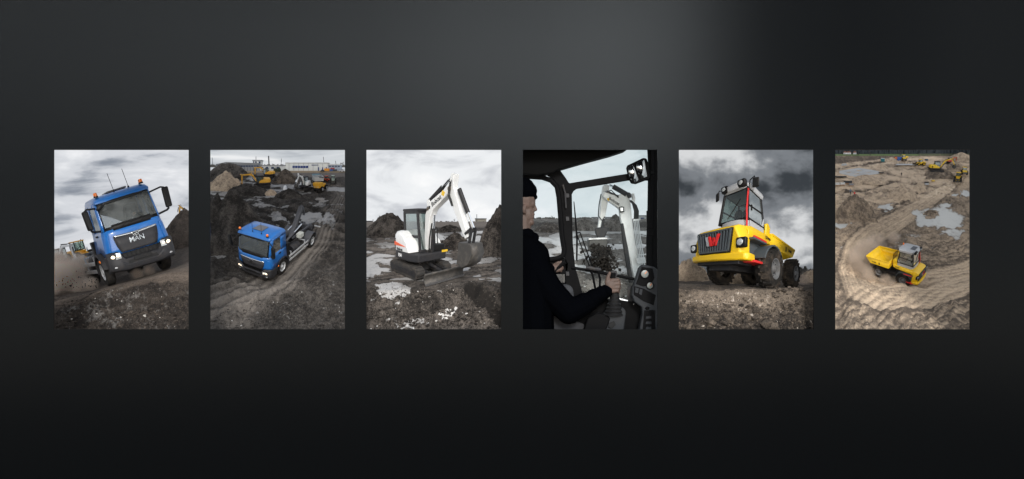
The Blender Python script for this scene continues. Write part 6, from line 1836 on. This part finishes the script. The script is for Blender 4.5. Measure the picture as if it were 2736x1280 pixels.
# ------------------------------------------------------------------ sixth opening: the sandy site from above
PS = 5
tag(slab(PS, -36, 52, 640, 72, 9.2, .05, 'meadow', paint('meadow_green', (.10, .14, .06), .95, dirt=.3, dirtcol=(.14, .15, .08))), kind='structure')
tag(slab(PS, 560, 50, 950, 84, 9.19, .05, 'scrub_bank', paint('scrub_green', (.075, .085, .05), .95, dirt=.7, dirtcol=(.16, .13, .09), scale=9)), kind='structure')
thicket(PS, -36, 950, 58, 48, 9.26, paint('forest_dark', (.020, .026, .030), .95, dirt=.4, dirtcol=(.035, .04, .04)), 'forest', 21, 420, .12, .7)
tag(slab(PS, -40, -20, 955, 46, 9.42, .05, 'wooded_hill', paint('far_wood', (.030, .040, .050), .95, dirt=.5, dirtcol=(.05, .055, .06), scale=14)), kind='structure')
for i, (u, w, lb) in enumerate(((88, 20, 'house at the left end of the hamlet by the forest'), (112, 26, 'house with the widest red roof in the hamlet by the forest'), (150, 18, 'house standing alone right of the hamlet'))):
    o = empty('village_house', lb, 'house', at(PS, u, 52, 9.18), 'houses by the forest edge')
    adopt(slab(PS, u - w / 2, 42, u + w / 2, 53, 9.17, .06, 'wall', PALEWALL), o); adopt(trace(PS, [(u - w / 2 - 2, 43), (u - w / 4, 34), (u + w / 4, 34), (u + w / 2 + 2, 43)], 9.16, .08, 'roof', paint('roof_tile', (.16, .07, .05), .8)), o)
    for k in (-.25, .2): adopt(slab(PS, u + w * k - 1.5, 46, u + w * k + 1.5, 50, 9.165, .02, 'window', DARKPANE), o)
for i, (u, h_, lb) in enumerate(((172, 34, 'small bare tree on the meadow edge beside the lone house'), (250, 46, 'tall bare tree standing alone on the meadow'), (445, 40, 'slim bare tree before the forest above the blue container'))):
    bare_tree(PS, u, 66, h_, lb, y=9.15, seed=60 + i, spread=.7, group='bare trees on the meadow', levels=3)
CONC = paint('concrete', (.50, .51, .52), .75, dirt=.3, dirtcol=(.3, .28, .25))
DKSLAB = paint('bitumen_sheet', (.035, .036, .04), .7, dirt=.3)


def block(p, u, v, w, d, h, name, mat, parent=None, rot=0.0, z=0.0, bevel=0.0):
    """a box standing on the ground at picture place (u, v); sizes in picture units at that depth"""
    b = gp(p, u, v); s = unit(b.y); m = MB()
    m.box(b + Vector((0, 0, (z + h / 2) * s)), (w * s, d * s, h * s), (0, 0, rot)); o = m.build(name, mat, None, bevel=bevel)
    return adopt(o, parent) if parent else o


fd = empty('foundation', 'pale concrete foundation walls of a house in the sand pit', 'foundation', gp(PS, 190, 180))
for (a, b_) in (((50, 178), (150, 200)), ((150, 200), (305, 180)), ((305, 180), (175, 156)), ((175, 156), (50, 178)), ((120, 166), (225, 190)), ((100, 189), (240, 168))):
    p0, p1 = gp(PS, *a), gp(PS, *b_); s = unit(p0.y); m = MB(); m.bar(p0 + Vector((0, 0, 6 * s)), p1 + Vector((0, 0, 6 * s)), 4 * s, 16 * s); adopt(m.build('foundation_wall', CONC), fd)
block(PS, 318, 180, 34, 16, 6, 'sheeting_stack', DKSLAB, None, .4); tag(SC.objects['sheeting_stack'], 'black sheeting stack at the right corner of the foundation', 'sheeting')
tag(block(PS, 52, 205, 84, 26, 7, 'dark_slab', DKSLAB, None, .25), 'dark covered slab at the left edge beside the foundation', 'slab')
f2 = empty('foundation_slab', 'white ground slab with stakes before the far loader', 'foundation', gp(PS, 470, 122))
block(PS, 468, 124, 120, 34, 3, 'slab', CONC, f2); block(PS, 468, 121, 100, 6, 7, 'low_wall', CONC, f2)
for i in range(7): block(PS, 420 + i * 17, 120, 1.6, 1.6, 15, 'stake', TRIM, f2)
for i, (u, v, w, c, lb) in enumerate(((36, 254, 26, PALEWALL, 'white block pallet at the left edge of the pit'), (68, 255, 30, PALEWALL, 'largest white block pallet in the pit'), (125, 264, 26, GREYWALL, 'grey block pallet nearest the trench edge'), (92, 246, 24, DKSLAB, 'dark pallet just behind the white pallet'), (118, 244, 22, DKSLAB, 'dark pallet furthest right in its row'))):
    o = empty('block_pallet', lb, 'pallet', gp(PS, u, v), 'pallets in the pit')
    block(PS, u, v, w * 1.05, w * .8, 2.5, 'pallet_board', paint('raw_timber', (.42, .24, .12), .8), o)
    for i2 in range(2):
        for k in range(2): block(PS, u + (i2 - .5) * w * .5, v, w * .48, w * .7, 7.5, 'block', c, o, z=2.5 + k * 8)
for u, v, lb, cg_ in ((324, 98, 'left one of the two teal portable toilets', 0), (335, 97, 'right one of the two teal portable toilets', 1)):
    o = empty('portable_toilet', lb, 'toilet', gp(PS, u, v), 'teal portable toilets')
    block(PS, u, v, 10.5, 10, 18, 'cabin', paint('teal_plastic', (.01, .13, .14), .5), o); block(PS, u, v, 11, 11, 3, 'roof', WHITE, o, z=18, bevel=.003); block(PS, u, v + 2.2, 7, .6, 14, 'door', paint('teal_door', (.015, .17, .18), .5), o, z=1)
for u, v, w, h_, c, lb in ((437, 88, 30, 22, (.02, .09, .32), 'blue container on the far edge of the site'), (414, 84, 16, 13, (.55, .12, .03), 'orange skip container beside the blue container'), (612, 93, 16, 9, (.03, .07, .12), 'dark blue tank by the far sand road')):
    o = empty('container', lb, 'container', gp(PS, u, v), 'containers on the sandy site'); mt_ = paint('site_container_%d' % u, c, .5, dirt=.3)
    block(PS, u, v, w, 12, h_, 'body', mt_, o, bevel=.003)
    for i in range(4): block(PS, u - w / 2 + w * (i + .5) / 4, v + 1.5, 1.2, 1, h_ - 2, 'rib', mt_, o, z=1)
o = empty('silver_crate', 'silver and black crate beside the sand road', 'crate', gp(PS, 612, 248)); block(PS, 612, 249, 22, 14, 9, 'body', CONC, o, bevel=.004); block(PS, 612, 248, 22.5, 14.5, 8, 'lid', DKSLAB, o, z=9, bevel=.004)
o = empty('yellow_box', 'small yellow box beside the silver crate', 'box', gp(PS, 654, 230)); block(PS, 654, 230, 17, 11, 7, 'body', YELLOW_MARK, o, bevel=.004); block(PS, 654, 230, 18, 12, 3, 'lid', paint('cream', (.6, .5, .3), .6), o, z=7, bevel=.004)
o = empty('cable_drum', 'dark cable drum below the yellow excavator', 'drum', gp(PS, 742, 194)); b = gp(PS, 742, 194); s = unit(b.y)
m = MB(); m.lathe([(-5 * s, .001), (-5 * s, 8 * s), (-3.5 * s, 8 * s), (-3.5 * s, 5 * s), (3.5 * s, 5 * s), (3.5 * s, 8 * s), (5 * s, 8 * s), (5 * s, .001)], b + Vector((0, 0, 8 * s)), 'x', 14); adopt(m.build('reel', DKSLAB), o)
o = empty('building_gear', 'grey pile of building gear at the field edge on the left', 'building gear', gp(PS, 78, 126)); 
for i in range(5): block(PS, 66 + i * 7, 126, 6, 8, 8 + 5 * (i % 2), 'bundle', CONC, o, .3 * i)
simple_person('person', 'worker in grey bending over the trench edge on the left', gp(PS, 122, 318), 40 * unit(7.8), paint('grey_blue_jacket', (.12, .16, .20), .9), group='workers on the sandy site')
simple_person('person', 'worker in red standing beside the worker in grey', gp(PS, 148, 320), 32 * unit(7.8), RED, legs=RED, group='workers on the sandy site')
simple_person('person', 'worker in dark clothes standing mid-site in the sand', gp(PS, 450, 192), 22 * unit(8.4), DARKCLOTH, group='workers on the sandy site')
# machines
y6 = build_excavator('yellow excavator on a dark heap, boom raised to the right', BIGD, BOOM_HIGH, YELLOW, accents=False, blade=False, group='yellow excavators')
stand(y6, PS, 672, 168, .135, 82, 14)
o6 = build_excavator('orange-red excavator beyond the yellow one at the far right', BIGD, BOOM_REACH, ORANGE_RED, accents=False, blade=False)
stand(o6, PS, 764, 114, .075, 115, 14)
ly = build_loader('yellow wheel loader with lowered bucket on the sand road, the nearest loader of the site', YELLOW, 'yellow wheel loaders')
stand(ly, PS, 812, 226, .115, -28, 14)
for lb, u, v, sc, yw in (('yellow wheel loader driving away at the right edge', 852, 182, .098, 160), ('yellow wheel loader in front of the white slab', 568, 128, .082, -80), ('small yellow wheel loader beside the blue container', 462, 92, .075, 170)):
    c = copy_tree(ly); c['label'] = lb; stand(c, PS, u, v, sc, yw, 14)
tag(block(PS, 482, 76, 20, 8, 9, 'tarpaulin', YELLOW_MARK), 'yellow tarpaulin bundle right of the blue container', 'tarpaulin')
# heaps
build_mound(PS, 470, 340, 200, 78, SAND6, 'large sand mound at the kerb of the sand road', 1.2, .35, 61, tone=.7, rough=.2, peaks=[(-.3, .5, .75)])
build_mound(PS, 570, 290, 110, 62, SAND6, 'pale sand mound beside the silver crate', 1.1, .35, 62, tone=.75, rough=.14)
build_mound(PS, 165, 480, 270, 150, SAND6, 'grey-brown earth mound above the left puddle', 1.2, .38, 63, tone=.22, rough=.22, peaks=[(-.35, .5, .7)])
build_mound(PS, 225, 240, 200, 44, SAND6, 'long orange sand heap below the foundation', 1.6, .3, 64, tone=.7, rough=.16)
build_mound(PS, 332, 146, 80, 36, SAND6, 'small pointed sand heap beyond the foundation', 1.05, .3, 65, tone=.72, rough=.08)
build_mound(PS, 800, 150, 130, 54, SAND6, 'brown sand bank right of the yellow excavator', 1.3, .3, 66, tone=.45)
build_mound(PS, 700, 205, 200, 48, SAND6, 'dark heap under the yellow excavator', 1.6, .3, 67, tone=.14, rough=.2)
build_mound(PS, 842, 92, 170, 44, SAND6, 'wide pale sand bank before the forest at the right', 1.6, .25, 68, tone=.65, rough=.1)
build_mound(PS, 588, 97, 40, 20, SAND6, 'little orange sand cone beside the dark blue tank', 1.1, .3, 69, tone=.75)
build_mound(PS, 390, 102, 90, 30, SAND6, 'pale sand heap left of the blue container', 1.2, .3, 70, tone=.65)
dust_cloud(PS, [(180, 760, 4.7, 75), (230, 670, 5.2, 80), (290, 620, 5.6, 60), (160, 700, 4.9, 55), (345, 865, 3.75, 42), (225, 830, 4.1, 55), (395, 885, 3.5, 30), (400, 590, 5.8, 40)], 'dust', (.86, .72, .60), 10.0, 21.0, 2.8)
build_rubble(PS, strew(500, -20, 930, 900, 1200, 1.5, 5, 65) + strew(260, -20, 930, 420, 900, 1, 4, 66) + strew(60, 590, 690, 405, 450, 3, 8, 67), SAND6, seed=14, tone=.4, palefrac=.08)
